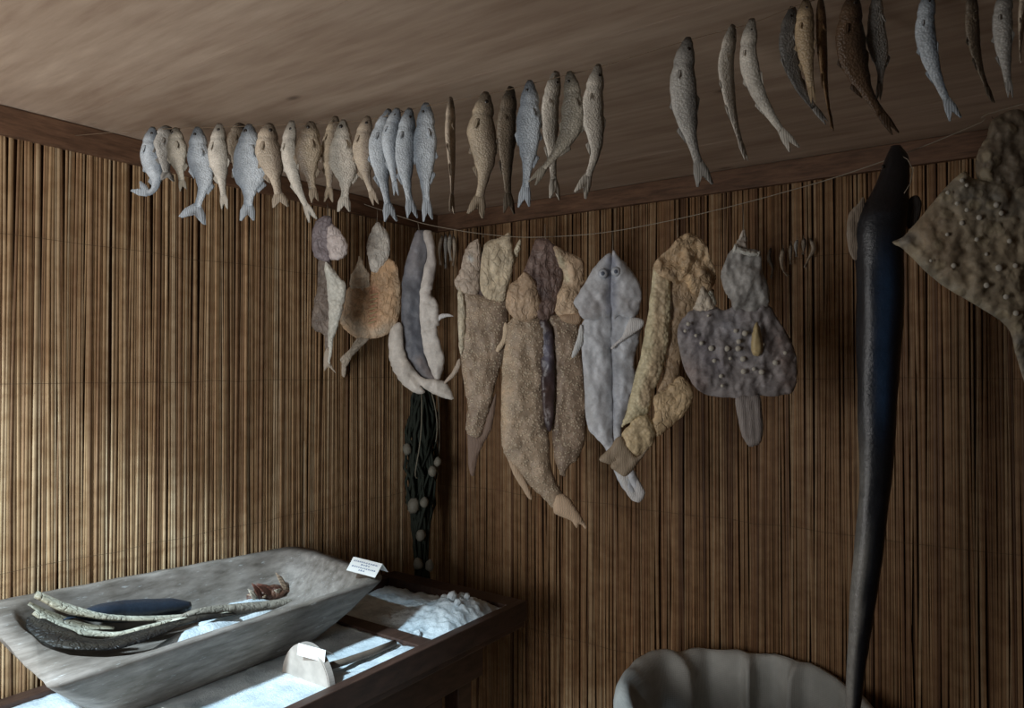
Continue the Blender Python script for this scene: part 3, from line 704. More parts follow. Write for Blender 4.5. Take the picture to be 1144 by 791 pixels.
piece('tail_base', c8([(215,545),(245,535),(265,560),(270,590),(255,622),(222,645),(190,632),(176,605),(180,585),(200,562)]), d, r, hexc(188,164,122), 'scaly', th=.020, off=.018, edge=9, seed=44, creases=[(c8([(215,552),(260,568)]), .004, 2)])
piece('tail_fin', c8([(175,592),(205,632),(222,648),(250,622),(225,662),(190,700),(160,685),(148,672),(165,655),(150,668),(118,655),(145,625)]), d, r, hexc(136,120,98), 'fin', th=.008, off=.024, edge=5, seed=45)
piece('lip', c8([(395,200),(410,195),(425,208),(432,240),(415,250),(385,252),(375,235),(390,225)]), d, r, hexc(200,188,162), th=.010, off=.006, edge=5, seed=46)
hang(r, 757, 262, d-.01)

# -- eighth: grey flatfish with tubercles
c9 = crop(740, 240, 2.93)
d = dl(825)-.06
r = thing('dried_flatfish', 'grey diamond-shaped flatfish with white knobs and a cream sliver, right end of the lower row', 'fish', at(830, 262, d), BG)
gy = hexc(134,128,128)
piece('disc', c9([(110,305),(150,290),(170,298),(205,312),(232,300),(270,288),(340,290),(378,342),(425,420),(441,500),(430,575),(380,592),(320,592),(280,600),(238,600),(140,588),(90,540),(58,455),(50,370),(80,325)]), d, r, gy, 'ray', th=.026, edge=22, seed=47, rough=.005, flat=.3,
      blobs=[(c9([(380,400),(420,540)]), 14, hexc(112,92,82), .8), (c9([(80,500),(120,560)]), 12, hexc(110,92,86), .8), (c9([(200,360),(280,420)]), 18, hexc(142,142,150), .8), (c9([(90,380),(180,500)]), 12, hexc(112,108,120), .6)])
piece('head', c9([(228,112),(262,108),(318,122),(328,180),(350,245),(345,300),(290,320),(235,310),(228,285),(212,265),(192,215),(200,165)]), d, r, hexc(146,144,140), 'ray', th=.024, off=.008, edge=14, seed=48, rough=.005, creases=[(c9([(215,170),(225,250)]), .004, 3)])
piece('upper_lip', c9([(240,95),(262,110),(295,118),(322,120),(318,134),(280,134),(250,126),(228,122)]), d, r, hexc(196,188,170), th=.012, off=.018, edge=4, seed=49, step=1.8)
piece('snout', c9([(266,50),(276,75),(278,108),(250,108),(235,110),(245,85)]), d, r, hexc(170,160,148), th=.008, off=.006, edge=5, seed=50, step=2)
piece('left_spike', c9([(128,236),(142,240),(152,262),(172,300),(150,312),(120,315),(100,305),(112,285)]), d, r, hexc(178,166,146), th=.010, off=.014, edge=5, seed=51, step=2)
piece('tail_fin', c9([(240,595),(280,592),(318,592),(326,640),(331,700),(322,745),(300,757),(280,755),(258,715),(246,660)]), d, r, hexc(124,116,112), 'fin', th=.008, off=.004, edge=7, seed=52, creases=[(c9([(270,610),(285,740)]), .003, 2), (c9([(300,610),(308,740)]), .003, 2)])
piece('cream_sliver', c9([(306,352),(318,365),(326,400),(330,440),(318,462),(298,458),(290,435),(294,390)]), d, r, hexc(206,184,132), 'bone', th=.014, off=.026, edge=5, seed=53, step=1.8)
for kx, ky, kr in [(240,380,6),(270,388,8),(250,415,7),(248,438,8),(212,438,8),(160,437,8),(128,420,6),(170,478,6),(264,472,8),(266,513,8),(325,515,8),(370,484,8),(85,357,6),(192,528,6),(330,425,5),(402,452,6),(110,395,5),(300,505,6),(222,470,5),(75,380,5),(196,560,5),(150,330,4)]:
    x, y = c9([(kx, ky)])[0]
    eyeball('knob', x, y, d-.0255, kr/2.93*d/FPX*1.2, 'paleknob', r, .6)
hang(r, 830, 262, d-.01)

# ------------------------------------------------------------------ long black fish
d = dl(985, 170)-.085
r = thing('dried_fish', 'very long black glossy dried fish hanging before the back wall and the sack', 'fish', at(1000, 165, d))
sp = [(1001,163,5),(1002,176,12),(999,195,16),(994,215,20),(987,238,26),(983,260,27),(983,290,26),(983,340,25),(981,400,23),(980,460,21),(979,520,18),(975,570,16),(970,620,16),(964,670,14),(960,710,12),(956,750,10),(953,790,8),(951,812,5),(950,826,2)]
cp = catmull([(x, y, w) for x, y, w in sp], 5)
vs, fs, cs = [], [], []; K = 20
for i, q in enumerate(cp):
    p = at(q.x, q.y, d); hw = q.z*d/FPX; t = q.y
    for k in range(K):
        a = 2*PI*k/K; ca, sa = math.cos(a), math.sin(a)
        wr = 1+.06*noise.noise(Vector((t*.02, ca*2, sa*2)))+.03*noise.noise(Vector((t*.09, ca*4, sa*4)))
        vs.append(p+RT*ca*hw*wr-FW*sa*hw*.72*wr)
        pale = sm(.15, .55, -ca*.9+.1*noise.noise(Vector((t*.03, ca, sa))))*sm(560, 640, t)
        low = sm(.55, .95, -ca)*sm(430, 560, t)
        c = mixc(hexc(38,41,47), hexc(26,25,27), sm(-.2, .6, ca))
        c = mixc(c, hexc(46,72,104), .9*math.exp(-((ca+.1)/.35)**2)*sm(250, 330, t)*(1-sm(430, 520, t))*(1 if sa > 0 else 0))  # blue specular highlight painted into the skin colour
        c = mixc(c, hexc(150,150,146), max(pale, low*.6))
        if t < 240: c = mixc(c, hexc(30,26,26), .7)
        cs.append(c)
for i in range(len(cp)-1):
    for k in range(K): fs.append((i*K+k, i*K+(k+1) % K, (i+1)*K+(k+1) % K, (i+1)*K+k))
fs.append(tuple(range(K))); fs.append(tuple((len(cp)-1)*K+k for k in range(K)))
mesh('body', vs, fs, M['gloss'], r, cs)
piece('pectoral_fin', [(966,222),(958,228),(948,240),(946,262),(950,285),(958,290),(966,270)], d, r, hexc(120,106,90), 'fin', th=.003, edge=4, seed=60, step=2)
piece('pectoral_fin', [(1014,225),(1024,218),(1030,228),(1026,248),(1020,258),(1012,250)], d, r, hexc(60,56,54), 'fin', th=.003, edge=4, seed=61, step=2)
piece('tail_ridge', [(974,560),(984,580),(982,640),(976,690),(968,740),(960,785),(955,820),(956,770),(964,700),(971,640)], d, r, hexc(36,36,42), 'fin', th=.004, off=.005, edge=3, seed=62, step=2.2)
for s in (-1, 1): eyeball('eye', 996+s*9, 186, d-.014, .004, 'eye', r, .6)
tube('hanging_cord', [at(1003, 174, dl(1003, 174)), at(1003, 168, d+.02), at(1000, 170, d-.01), at(1014, 178, d-.02), at(1020, 190, d-.028), at(1017, 205, d-.034), at(1010, 216, d-.036)], .001, M['string'], r, 5)

# ------------------------------------------------------------------ the big ray at the right
d = dl(1100, 200)-.14
r = thing('dried_ray', 'large dried ray with pale knobs and a pointed wing, cut by the right edge', 'ray', at(1106, 137, d))
cA = crop(930, 130, 2.729)
ryc = hexc(158,142,114)
piece('disc', cA([(182,384),(215,368),(242,338),(275,300),(312,255),(355,205),(402,168),(432,190),(520,200),(640,200),(760,205),(840,260),(900,330),(960,385),(900,440),(820,560),(740,680),(660,800),(610,860),(575,780),(556,715),(530,640),(430,572),(330,512),(242,432),(212,402)]), d, r, ryc, 'ray2', th=.030, edge=26, seed=63, step=3.4, rough=.004, ragged=.35, flat=.3, smooth_outline=True, sub=4,
      blobs=[(cA([(195,390),(240,370)]), 8, hexc(110,112,112), .8), (cA([(250,440),(340,510),(520,630)]), 7, hexc(150,148,132), .8), (cA([(300,330),(350,430)]), 22, hexc(122,96,66), .7), (cA([(400,230),(560,270)]), 22, hexc(110,110,104), .7), (cA([(570,700),(620,820)]), 14, hexc(120,124,124), .8)],
      bend=lambda x, y: .05*math.sin((x-1000)/60.0)*.4 - .02*sm(1060, 1000, x)*0)
piece('head', cA([(482,18),(470,60),(448,100),(436,140),(440,185),(470,215),(540,230),(640,220),(650,120),(630,20),(570,-20),(520,-10)]), d, r, hexc(118,104,84), 'ray2', th=.030, off=.012, edge=18, seed=64, step=3.2, rough=.004, creases=[(cA([(440,190),(500,225),(600,228)]), .008, 4)])
for kx, ky, kr in [(352,232,7),(380,265,7),(410,285,7),(448,308,9),(395,325,8),(500,270,9),(515,295,8),(370,455,8),(508,462,11),(470,515,9),(530,550,9),(558,455,8),(440,375,7),(540,380,8),(350,360,6),(560,600,9),(395,195,7),(410,210,6),(300,440,5),(470,420,6)]:
    x, y = cA([(kx, ky)])[0]
    bz = .02*math.sin((x-1000)/60.0)
    eyeball('knob', x, y, d-.024-bz, kr/2.729*d/FPX, 'paleknob', r, .6)
piece('tail', cA([(600,830),(625,850),(640,980),(650,1120),(640,1180),(628,1120),(615,980)]), d, r, hexc(110,104,90), 'ray2', th=.012, edge=5, seed=65, step=3)
tube('hanging_cord', [at(1108, 131, dl(1108, 131)), at(1110, 134, d+.06), at(1112, 136, d)], .0012, M['string'], r, 5)

# ------------------------------------------------------------------ little dried fish strung on the back wall
def bundle(cx, items, where, group):
    for i, (ctrl, w, tone, lab) in enumerate(items):
        dd = depth_on(ctrl[0][0], ctrl[0][1], Vector((0, -.045, 0)), Vector((1, -.045, 0)))
        ro = thing('dried_fish', lab, 'fish', at(*ctrl[0], dd), group)
        round_fish(ro, ctrl, w, dd, tone[0], tone[1], 'slim', .5*(1 if i % 2 else -1), 1, seed=70+i+cx, fins=False, thick=.6)
        tube('hanging_cord', [at(ctrl[0][0], ctrl[0][1]-2, dd+.03), at(ctrl[0][0], ctrl[0][1]-3, dd+.012), at(ctrl[0][0], ctrl[0][1]+2, dd)], .0008, M['string'], ro, 5)
bundle(0, [
 ([(494,263),(491,280),(492,297)], 4.5, TAN, 'tiny thin dried fish, leftmost in the small bundle between the white and spotted fish'),
 ([(498,262),(498,282),(498,301)], 4.5, GREY, 'tiny thin dried fish, second from left in the small bundle beside the white split fish'),
 ([(503,262),(502,276),(504,292)], 5, PALE, 'tiny pale dried fish in the middle of the small bundle beside the white split fish'),
 ([(507,264),(508,280),(506,298)], 4.5, TAN, 'tiny tan dried fish, rightmost in the small bundle left of the spotted pike'),
], 'a', 'tiny fish bundle near the corner')
bundle(20, [
 ([(861,277),(859,288),(863,300),(861,312)], 4.5, DARK, 'tiny curled dried fish nearest the grey flatfish, leftmost of the right-hand bundle'),
 ([(875,277),(873,292),(876,304),(882,307)], 5.5, TAN, 'tiny hook-curled dried fish, second of the bundle right of the flatfish'),
 ([(884,272),(883,282),(883,296)], 4, DARK, 'tiny straight dark dried fish, third of the bundle right of the flatfish'),
 ([(891,268),(889,275),(890,287)], 5, GREY, 'tiny short grey dried fish in the middle of the bundle right of the flatfish'),
 ([(898,266),(898,274),(897,285)], 5, DARK, 'tiny short dark dried fish, second from right of the bundle right of the flatfish'),
 ([(905,266),(909,278),(903,290),(899,300)], 5.5, TAN, 'tiny bent tan dried fish, rightmost of the bundle right of the flatfish'),
], 'b', 'tiny fish bundle on the back wall')

# ------------------------------------------------------------------ fishing net in the corner
r = thing('fishing_net', 'dark bundled fishing net with weights hanging in the room corner above the table', 'net', (.10, -.20, 1.60))
random.seed(21)
nc = Vector((.10, -.20, 0))
def bundle_r(z): return lerp_tab([(.66, .030), (.74, .034), (.84, .030), (.92, .036), (1.05, .060), (1.2, .066), (1.35, .058), (1.5, .03), (1.62, .008)], z)
def strand(i, zlo, zhi, rr):
    a0 = random.uniform(0, 2*PI); tw = random.uniform(-3, 3); q = random.uniform(.35, 1); pts = []
    for k in range(15):
        z = zhi+(zlo-zhi)*k/14; a = a0+tw*k/14+.3*math.sin(k*1.3+i); R = bundle_r(z)*q*(1+.2*math.sin(k*2.1+i*1.7))
        pts.append(nc+Vector((math.cos(a)*R*.8, math.sin(a)*R, z)))
    return pts
vs, fs = [], []
def add_tube(vs, fs, pts, rad, n=5):
    ref = None; k0 = len(vs)
    for i, p in enumerate(pts):
        t = (pts[min(i+1, len(pts)-1)]-pts[max(i-1, 0)]).normalized()
        if ref is None: ref = t.orthogonal().normalized()
        ref = (ref-t*ref.dot(t)).normalized(); b = t.cross(ref)
        for k in range(n):
            a = 2*PI*k/n; vs.append(p+(ref*math.cos(a)+b*math.sin(a))*rad)
    for i in range(len(pts)-1):
        for k in range(n): fs.append((k0+i*n+k, k0+i*n+(k+1) % n, k0+(i+1)*n+(k+1) % n, k0+(i+1)*n+k))
for i in range(90): add_tube(vs, fs, strand(i, random.uniform(.66, .98), 1.61, 1), random.uniform(.003, .007))
mesh('net_bundle', vs, fs, M['net'], r)
for i in range(3):
    p = nc+Vector((.05, -.055+.035*i, 0)); pts = []
    for k in range(13):
        t = k/12; pts.append(p+Vector((.02*math.sin(t*5+i), .05*math.sin(PI*t)*(1 if i else -.6), 1.45-.33*math.sin(PI*t*.5+.3*i*t)*(1 if i != 1 else .8))))
    tube('loose_cord', pts, .0022, M['cord'], r, 5)
for i, (px, py, s) in enumerate([(455,502,.018),(489,516,.015),(483,526,.018),(462,565,.024),(474,561,.016),(470,598,.018),(467,630,.018),(480,632,.018)]):
    dd = 2.76; c = at(px, py, dd); ev, ef = [], []
    for a in range(7):
        f = PI*a/6
        for k in range(10):
            q = 2*PI*k/10; v = Vector((math.sin(f)*math.cos(q), math.sin(f)*math.sin(q), math.cos(f)*1.25))*s
            ev.append(c+v*(1+.25*noise.noise(v*60+Vector((i, 0, 0)))))
    for a in range(6):
        for k in range(10): ef.append((a*10+k, a*10+(k+1) % 10, (a+1)*10+(k+1) % 10, (a+1)*10+k))
    w = mesh('net_weight', ev, ef, M['float'], r)
tube('hook', [Vector((.02, -.20, 1.63)), Vector((.06, -.20, 1.625)), Vector((.10, -.20, 1.61)), Vector((.10, -.20, 1.59))], .004, M['eye'], r, 6)

# ------------------------------------------------------------------ salt table
XT, YT, ZT, YL = .646, -.276, .76, -2.15
r = thing('salting_table', 'dark brown wooden bin table filled with salt, along the left reed wall', 'table', (.33, -1.2, 0))
mw = M['table']
boxobj('front_rail', (XT-.032, YL, ZT-.066), (XT, YT, ZT), mw, r)
boxobj('end_rail', (.032, YT-.075, ZT-.066), (XT-.032, YT, ZT), mw, r)
boxobj('end_rail', (.032, YL, ZT-.066), (XT-.032, YL+.06, ZT), mw, r)
boxobj('wall_rail', (.032, YL+.06, ZT-.066), (.075, YT-.075, ZT), mw, r)
boxobj('divider', (.075, -.765, ZT-.066), (XT-.032, -.71, ZT-.004), mw, r)
boxobj('bin_floor', (.034, YL+.002, ZT-.085), (XT-.006, YT-.004, ZT-.066), mw, r)
boxobj('front_panel', (XT-.13, YL+.02, ZT-.24), (XT-.11, YT-.10, ZT-.086), mw, r)
boxobj('end_panel', (.05, YT-.12, ZT-.24), (XT-.131, YT-.10, ZT-.086), mw, r)
for x, y in ((XT-.19, YT-.20), (.06, YT-.20), (XT-.19, YL+.06), (.06, YL+.06)):
    boxobj('leg', (x, y, 0), (x+.058, y+.065, ZT-.087), mw, r)
boxobj('side_board', (XT-.125, YT-.62, 0), (XT-.112, YT-.30, ZT-.241), mw, r)

def saltfield(name, x0, x1, y0, y1, zf, label, nx=70, ny=90):
    vs, fs = [], []
    for j in range(ny+1):
        for i in range(nx+1):
            x = x0+(x1-x0)*i/nx; y = y0+(y1-y0)*j/ny
            vs.append((x, y, zf(x, y)))
    for j in range(ny):
        for i in range(nx): a = j*(nx+1)+i; fs.append((a, a+1, a+nx+2, a+nx+1))
    # skirt down to the bin floor
    rim = [i for i in range(nx+1)]+[j*(nx+1)+nx for j in range(1, ny+1)]+[ny*(nx+1)+i for i in range(nx-1, -1, -1)]+[j*(nx+1) for j in range(ny-1, 0, -1)]
    k = len(vs)
    for q in rim: vs.append((vs[q][0], vs[q][1], ZT-.064))
    m = len(rim)
    for i in range(m): fs.append((rim[i], k+i, k+(i+1) % m, rim[(i+1) % m]))
    o = mesh(name, vs, fs, M['salt']); return tag(o, label, 'salt', kind='stuff')
def crumb(x, y, a=.004):
    n1 = noise.noise(Vector((x*55, y*55, 1))); n2 = noise.noise(Vector((x*22, y*22, 5)))
    return a*(n1*.6+n2)+a*.5*max(0, noise.noise(Vector((x*110, y*110, 3))))
hp = onz(502, 682, .77)
def zheap(x, y):
    h = .060*math.exp(-(((x-hp.x)/.15)**2+((y-hp.y)/.13)**2)) + .02*math.exp(-(((x-.52)/.1)**2+((y+.42)/.1)**2))
    e = sm(.0, .03, XT-.032-x)
    return ZT-.030+h*(.5+.5*e)+crumb(x, y, .008)*(1+h*15)
saltfield('salt', .077, XT-.034, -.708, YT-.077, zheap, 'heaped lumpy white salt in the far compartment at the table end', 90, 90)
def zmain(x, y):
    z = ZT-.012+crumb(x, y, .003)
    q = abs(x-.555+.04*(y+.9))
    return z - .006*math.exp(-(q/.012)**2)*(1 if y > -1.0 else 0)
saltfield('salt', .077, XT-.034, YL+.062, -.767, zmain, 'smooth white salt in the long compartment under the trough', 60, 150)
# lumps on the heap
random.seed(4)
for i, (px, py, s) in enumerate([(497,668,.013),(505,676,.017),(516,672,.012),(522,678,.010),(511,683,.012),(466,699,.012)]):
    c = onz(px, py, .775); c.z = zheap(c.x, c.y)+s*.4
    bm = bmesh.new(); bmesh.ops.create_icosphere(bm, subdivisions=2, radius=s)
    for v in bm.verts: v.co = v.co*(1+.35*noise.noise(v.co*90+Vector((i*3, 0, 0)))) + c
    me = bpy.data.meshes.new('salt_lump'); bm.to_mesh(me); bm.free()
    o = link('salt_lump', me, M['salt'], None, False)
    tag(o, ['salt lump at the back of the heap', 'largest salt lump near the middle of the far salt heap', 'salt lump right of the largest lump on the far heap', 'small salt lump at the right side of the far heap', 'salt lump in front of the largest lump on the far heap', 'salt lump at the left front of the far heap by the divider'][i], 'salt lump', 'salt lumps on the heap')

# ------------------------------------------------------------------ salt rake with half-round blade
r = thing('salt_rake', 'wooden salt rake with pale half-round blade standing in the salt and a straight handle', 'rake', (.527, -1.08, .735))
vs, fs = [], []; n = 24
for y in (-1.088, -1.066):
    for i in range(n+1):
        a = PI*i/n; vs.append((.514+.094*math.cos(a), y, .734+.104*math.sin(a)))
m = n+1
fs.append(tuple(range(m))); fs.append(tuple(range(2*m-1, m-1, -1)))
for i in range(n): fs.append((i, m+i, m+i+1, i+1))
fs.append((0, n, 2*m-1, m))
bl_ = mesh('blade', vs, fs, M['plate'], r, smooth=False)
bm = bmesh.new(); bm.from_mesh(bl_.data); bmesh.ops.bevel(bm, geom=bm.edges[:], offset=.0025, segments=2, affect='EDGES'); bm.to_mesh(bl_.data); bm.free()
he = onz(441, 718, .757)
tube('handle', [Vector((.54, -1.067, .775)), Vector((.545, -.98, .767)), Vector((.547, -.88, .761)), Vector((he.x, he.y, .756))], [.009, .0095, .0095, .009], M['stick'], r, 10)

# ------------------------------------------------------------------ cards
def card(name, corners, label, lines=0, fold=.7, depthv=None):
    """tent card: front face corners tl,tr,br,bl (world), back leaf folded away"""
    tl, tr, br, bl = [Vector(c) for c in corners]
    nrm = (tr-tl).cross(bl-tl).normalized(); 
    if nrm.dot(CAM-tl) < 0: nrm = -nrm
    r = thing(name, label, 'card', (bl+br)/2)
    th = nrm*.0006
    def leaf(nm, q):
        q = [Vector(p) for p in q]
        return mesh(nm, [p+th for p in q]+[p-th for p in q], [(0,1,2,3),(7,6,5,4)]+[(i, i+4, (i+1) % 4+4, (i+1) % 4) for i in range(4)], M['card'], r, smooth=False)
    leaf('front_leaf', (tl, tr, br, bl))
    back = depthv
    leaf('back_leaf', (tl-th*2, tr-th*2, tr+back, tl+back))
    if lines:
        random.seed(8)
        vs, fs = [], []
        for j, (u0, u1, v) in enumerate(lines):
            u = u0
            while u < u1:
                w = random.uniform(.035, .075)
                # little strokes standing for small print
                k = random.randint(2, 4)
                for s in range(k):
                    ua, ub = u+w*s/k, u+w*(s+.62)/k; hh_ = random.choice([.045, .06, .07])
                    q = []
                    for (uu, vv) in ((ua, v-hh_), (ub, v-hh_), (ub, v+.04), (ua, v+.04)):
                        q.append(tl.lerp(tr, uu).lerp(bl.lerp(br, uu), vv)+th*1.6)
                    b = len(vs); vs += q; fs.append((b, b+1, b+2, b+3))
                u += w+.022
        mesh('printed_lines', vs, fs, M['print'], r, smooth=False)
    return r

# ------------------------------------------------------------------ the trough
r = thing('wooden_trough', 'long weathered grey wooden trough with flat end lip, resting on the salt table', 'trough', (.28, -1.2, .745))
def rrect(x0, x1, y0, y1, rad, n=12):
    """rounded rectangle from near-right corner, counterclockwise; same count for every ring"""
    out = []
    for cx, cy, a0 in ((x1-rad[0], y1-rad[0], 0), (x0+rad[1], y1-rad[1], PI/2), (x0+rad[2], y0+rad[2], PI), (x1-rad[3], y0+rad[3], 3*PI/2)):
        rr = [rad[0], rad[1], rad[2], rad[3]][[0, PI/2, PI, 3*PI/2].index(a0)]
        for k in range(n): a = a0+PI/2*k/(n-1); out.append((cx+rr*math.cos(a), cy+rr*math.sin(a)))
    return out
def rimz(x, y):
    u = (x-.05)/.42; v = (y+1.66)/.93
    f = 1.004+(.955-1.004)*v; nn = .922+(.918-.922)*v
    return f+(nn-f)*u
def dens(ring, k=3):
    out = []
    for a, b in zip(ring, ring[1:]+ring[:1]):
        L = math.hypot(b[0]-a[0], b[1]-a[1]); m = max(1, int(L/.02)) if L > .06 else 1
        out.append((a, b, m))
    return out
tmpl = dens(rrect(.05, .47, -1.665, -.735, (.05, .07, .03, .015)))
def resample(ring):
    out = []
    for (a, b), (_, _, m) in zip(zip(ring, ring[1:]+ring[:1]), tmpl):
        for k in range(m): out.append((a[0]+(b[0]-a[0])*k/m, a[1]+(b[1]-a[1])*k/m))
    return out
def trough_z(x, y, f, zb): return zb+(rimz(x, y)-zb)*f
rings = []
zb = .747
O = (.05, .47, -1.665, -.735); Bt = (.13, .335, -1.46, -.90)
def lerp4(a, b, t): return tuple(a[i]+(b[i]-a[i])*t for i in range(4))
for f in (0, .12, .3, .5, .7, .86, .96):                     # outer wall, bottom to rim
    g = f**.75
    q = lerp4(Bt, O, g); rad = tuple(.10+(v-.10)*g for v in (.05, .07, .03, .015))
    ring = resample(rrect(*q, rad)); rings.append([Vector((x, y, trough_z(x, y, f, zb))) for x, y in ring])
ring = resample(rrect(.053, .467, -1.662, -.738, (.05, .07, .03, .015))); rings.append([Vector((x, y, rimz(x, y))) for x, y in ring])
I = (.075, .448, -1.61, -.775)
rI = (.07, .09, .09, .17)
ring = resample(rrect(.072, .451, -1.613, -.772, rI)); rings.append([Vector((x, y, rimz(x, y)+.001)) for x, y in ring])
Bi = (.15, .35, -1.45, -.88); zi = .84
for f in (.97, .88, .7, .5, .3, .12, 0):
    g = f**.6; q = lerp4(Bi, I, g); rad = tuple(.09+(v-.09)*g for v in rI)
    ring = resample(rrect(*q, rad)); rings.append([Vector((x, y, trough_z(x, y, f, zi))) for x, y in ring])
vs, fs = [], []; m = len(rings[0])
for ri, ring in enumerate(rings):
    for p in ring:
        a = .0035*(noise.noise(p*14)+.6*noise.noise(p*35))
        vs.append(p+Vector((a, a*.7, a*(.8 if 5 < ri < 10 else .3))))
for i in range(len(rings)-1):
    for k in range(m): fs.append((i*m+k, i*m+(k+1) % m, (i+1)*m+(k+1) % m, (i+1)*m+k))
fs.append(tuple(range(m))[::-1])
# inner floor as a fan of smaller rings
last = [v for v in vs[-m:]]; cen = sum(last, Vector())/m
b0 = len(vs)-m
for s in (.66, .33):
    k0 = len(vs)
    for v in last: vs.append(cen.lerp(v, s)+Vector((0, 0, -.004)))
    for k in range(m): fs.append((b0+k, b0+(k+1) % m, k0+(k+1) % m, k0+k))
    b0 = k0
vs.append(cen+Vector((0, 0, -.004)))
for k in range(m): fs.append((b0+k, b0+(k+1) % m, len(vs)-1))
mesh('hollow_body', vs, fs, M['trough'], r)
# salt left inside the trough
def patch(cx, cy, rx, ry, z0, h, label, seed):
    vs, fs = [], []; R, K = 14, 40
    for i in range(R+1):
        for k in range(K):
            a = 2*PI*k/K; wob = 1+.25*noise.noise(Vector((math.cos(a)*1.5, math.sin(a)*1.5, seed))); q = i/R
            x = cx+rx*q*wob*math.cos(a); y = cy+ry*q*wob*math.sin(a)
            vs.append((x, y, z0+h*(1-q*q)+crumb(x, y, .006)*(1-q*.7)-(.012 if i == R else 0)))
    for i in range(R):
        for k in range(K): fs.append((i*K+k, i*K+(k+1) % K, (i+1)*K+(k+1) % K, (i+1)*K+k))
    o = mesh('salt', vs, fs, M['salt']); return tag(o, label, 'salt', kind='stuff')
p = onx(262, 668, .15); patch(p.x+.02, p.y, .07, .13, .838, .028, 'salt drift behind the fish at the far end of the trough', 1)
p = onx(222, 692, .29); patch(p.x, p.y, .05, .15, .838, .045, 'salt drift along the near side of the trough', 2)

# fish lying in the trough
TG = 'fish lying in the trough'
def lying(name, label, pts, widths, colr, mat='flesh', zr=.45, tail=None, tailcol=None, K=14):
    """pts = world points along the fish; widths = half widths; flat-ish body"""
    P = catmull(pts, 6); Wd = catmull([(w, 0, 0) for w in widths], 6)
    ro = thing(name, label, 'fish', P[0], TG); vs, fs, cs = [], [], []
    for i, p in enumerate(P):
        t = (P[min(i+1, len(P)-1)]-P[max(i-1, 0)]).normalized(); s = t.cross(Vector((0, 0, 1))).normalized(); u = s.cross(t)
        w = max(.001, Wd[i].x)
        for k in range(K):
            a = 2*PI*k/K; ca, sa = math.cos(a), math.sin(a)
            wr = 1+.14*noise.noise(Vector((i*.25, ca*2, sa*2))+p*5)
            vs.append(p+s*w*ca*wr+u*w*zr*sa*wr)
            cs.append(colr(i/(len(P)-1), ca, sa))
    for i in range(len(P)-1):
        for k in range(K): fs.append((i*K+k, i*K+(k+1) % K, (i+1)*K+(k+1) % K, (i+1)*K+k))
    fs.append(tuple(range(K))); fs.append(tuple((len(P)-1)*K+k for k in range(K)))
    mesh('body', vs, fs, M[mat], ro, cs)
    if tail:
        t = (P[-1]-P[-4]).normalized(); s = t.cross(Vector((0, 0, 1))).normalized(); L, sp = tail
        e = P[-1]-t*L*.2; w = Wd[-1].x
        sheet('tail_fin', [e+s*w, P[-1]+t*L*.5+s*sp*.8, P[-1]+t*L+s*sp, P[-1]+t*L*.6, P[-1]+t*L-s*sp, P[-1]+t*L*.5-s*sp*.8, e-s*w], s.cross(t), .0015, tailcol or colr(1, 0, 1), ro)
    return ro
Z = lambda pts: [onz(*p) for p in pts]
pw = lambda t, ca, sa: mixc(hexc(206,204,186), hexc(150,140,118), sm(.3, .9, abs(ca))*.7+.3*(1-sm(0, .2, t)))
ZX = lambda pts: [onx(*p) for p in pts]
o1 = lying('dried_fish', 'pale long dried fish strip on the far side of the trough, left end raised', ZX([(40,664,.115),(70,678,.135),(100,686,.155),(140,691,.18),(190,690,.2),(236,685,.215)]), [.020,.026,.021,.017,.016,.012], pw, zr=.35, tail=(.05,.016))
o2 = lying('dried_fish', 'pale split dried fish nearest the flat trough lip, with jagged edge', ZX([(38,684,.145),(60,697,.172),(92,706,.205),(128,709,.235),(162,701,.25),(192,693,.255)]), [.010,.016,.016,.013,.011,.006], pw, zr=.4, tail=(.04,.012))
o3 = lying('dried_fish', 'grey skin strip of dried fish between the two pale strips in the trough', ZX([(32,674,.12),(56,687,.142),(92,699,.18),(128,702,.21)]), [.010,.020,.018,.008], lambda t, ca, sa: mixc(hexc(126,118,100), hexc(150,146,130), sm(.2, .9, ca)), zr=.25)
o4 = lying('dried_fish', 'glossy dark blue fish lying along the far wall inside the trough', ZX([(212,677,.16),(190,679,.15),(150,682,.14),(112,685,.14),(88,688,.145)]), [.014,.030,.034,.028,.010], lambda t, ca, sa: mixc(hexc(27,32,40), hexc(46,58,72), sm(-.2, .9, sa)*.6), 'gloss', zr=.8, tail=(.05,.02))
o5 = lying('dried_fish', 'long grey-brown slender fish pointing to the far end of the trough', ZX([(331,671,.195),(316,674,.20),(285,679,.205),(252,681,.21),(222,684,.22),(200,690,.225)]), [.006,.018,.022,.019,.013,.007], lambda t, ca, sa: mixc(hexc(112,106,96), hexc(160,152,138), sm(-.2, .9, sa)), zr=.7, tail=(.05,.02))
o6 = lying('dried_fish', 'black flattened fish skin doubling as shade inside the flat lip of the trough, under the pale strips', ZX([(36,689,.145),(48,702,.20),(78,716,.275),(120,720,.30),(168,707,.29),(200,697,.27)]), [.012,.030,.038,.040,.034,.010], lambda t, ca, sa: mixc(hexc(30,29,29), hexc(58,54,48), .5+.5*math.sin(ca*5+t*9)), 'flesh', zr=.2)  # dark skin laid along the lip, putting its shade crescent into colour
o7 = lying('dried_fish', 'dark ragged fish skin on the trough floor between pale strip and salt', ZX([(150,712,.27),(178,702,.265),(205,694,.25),(232,689,.235),(262,686,.23)]), [.010,.022,.026,.022,.006], lambda t, ca, sa: mixc(hexc(34,33,33), hexc(70,64,56), .5+.5*math.sin(ca*4+t*11)), 'flesh', zr=.3)
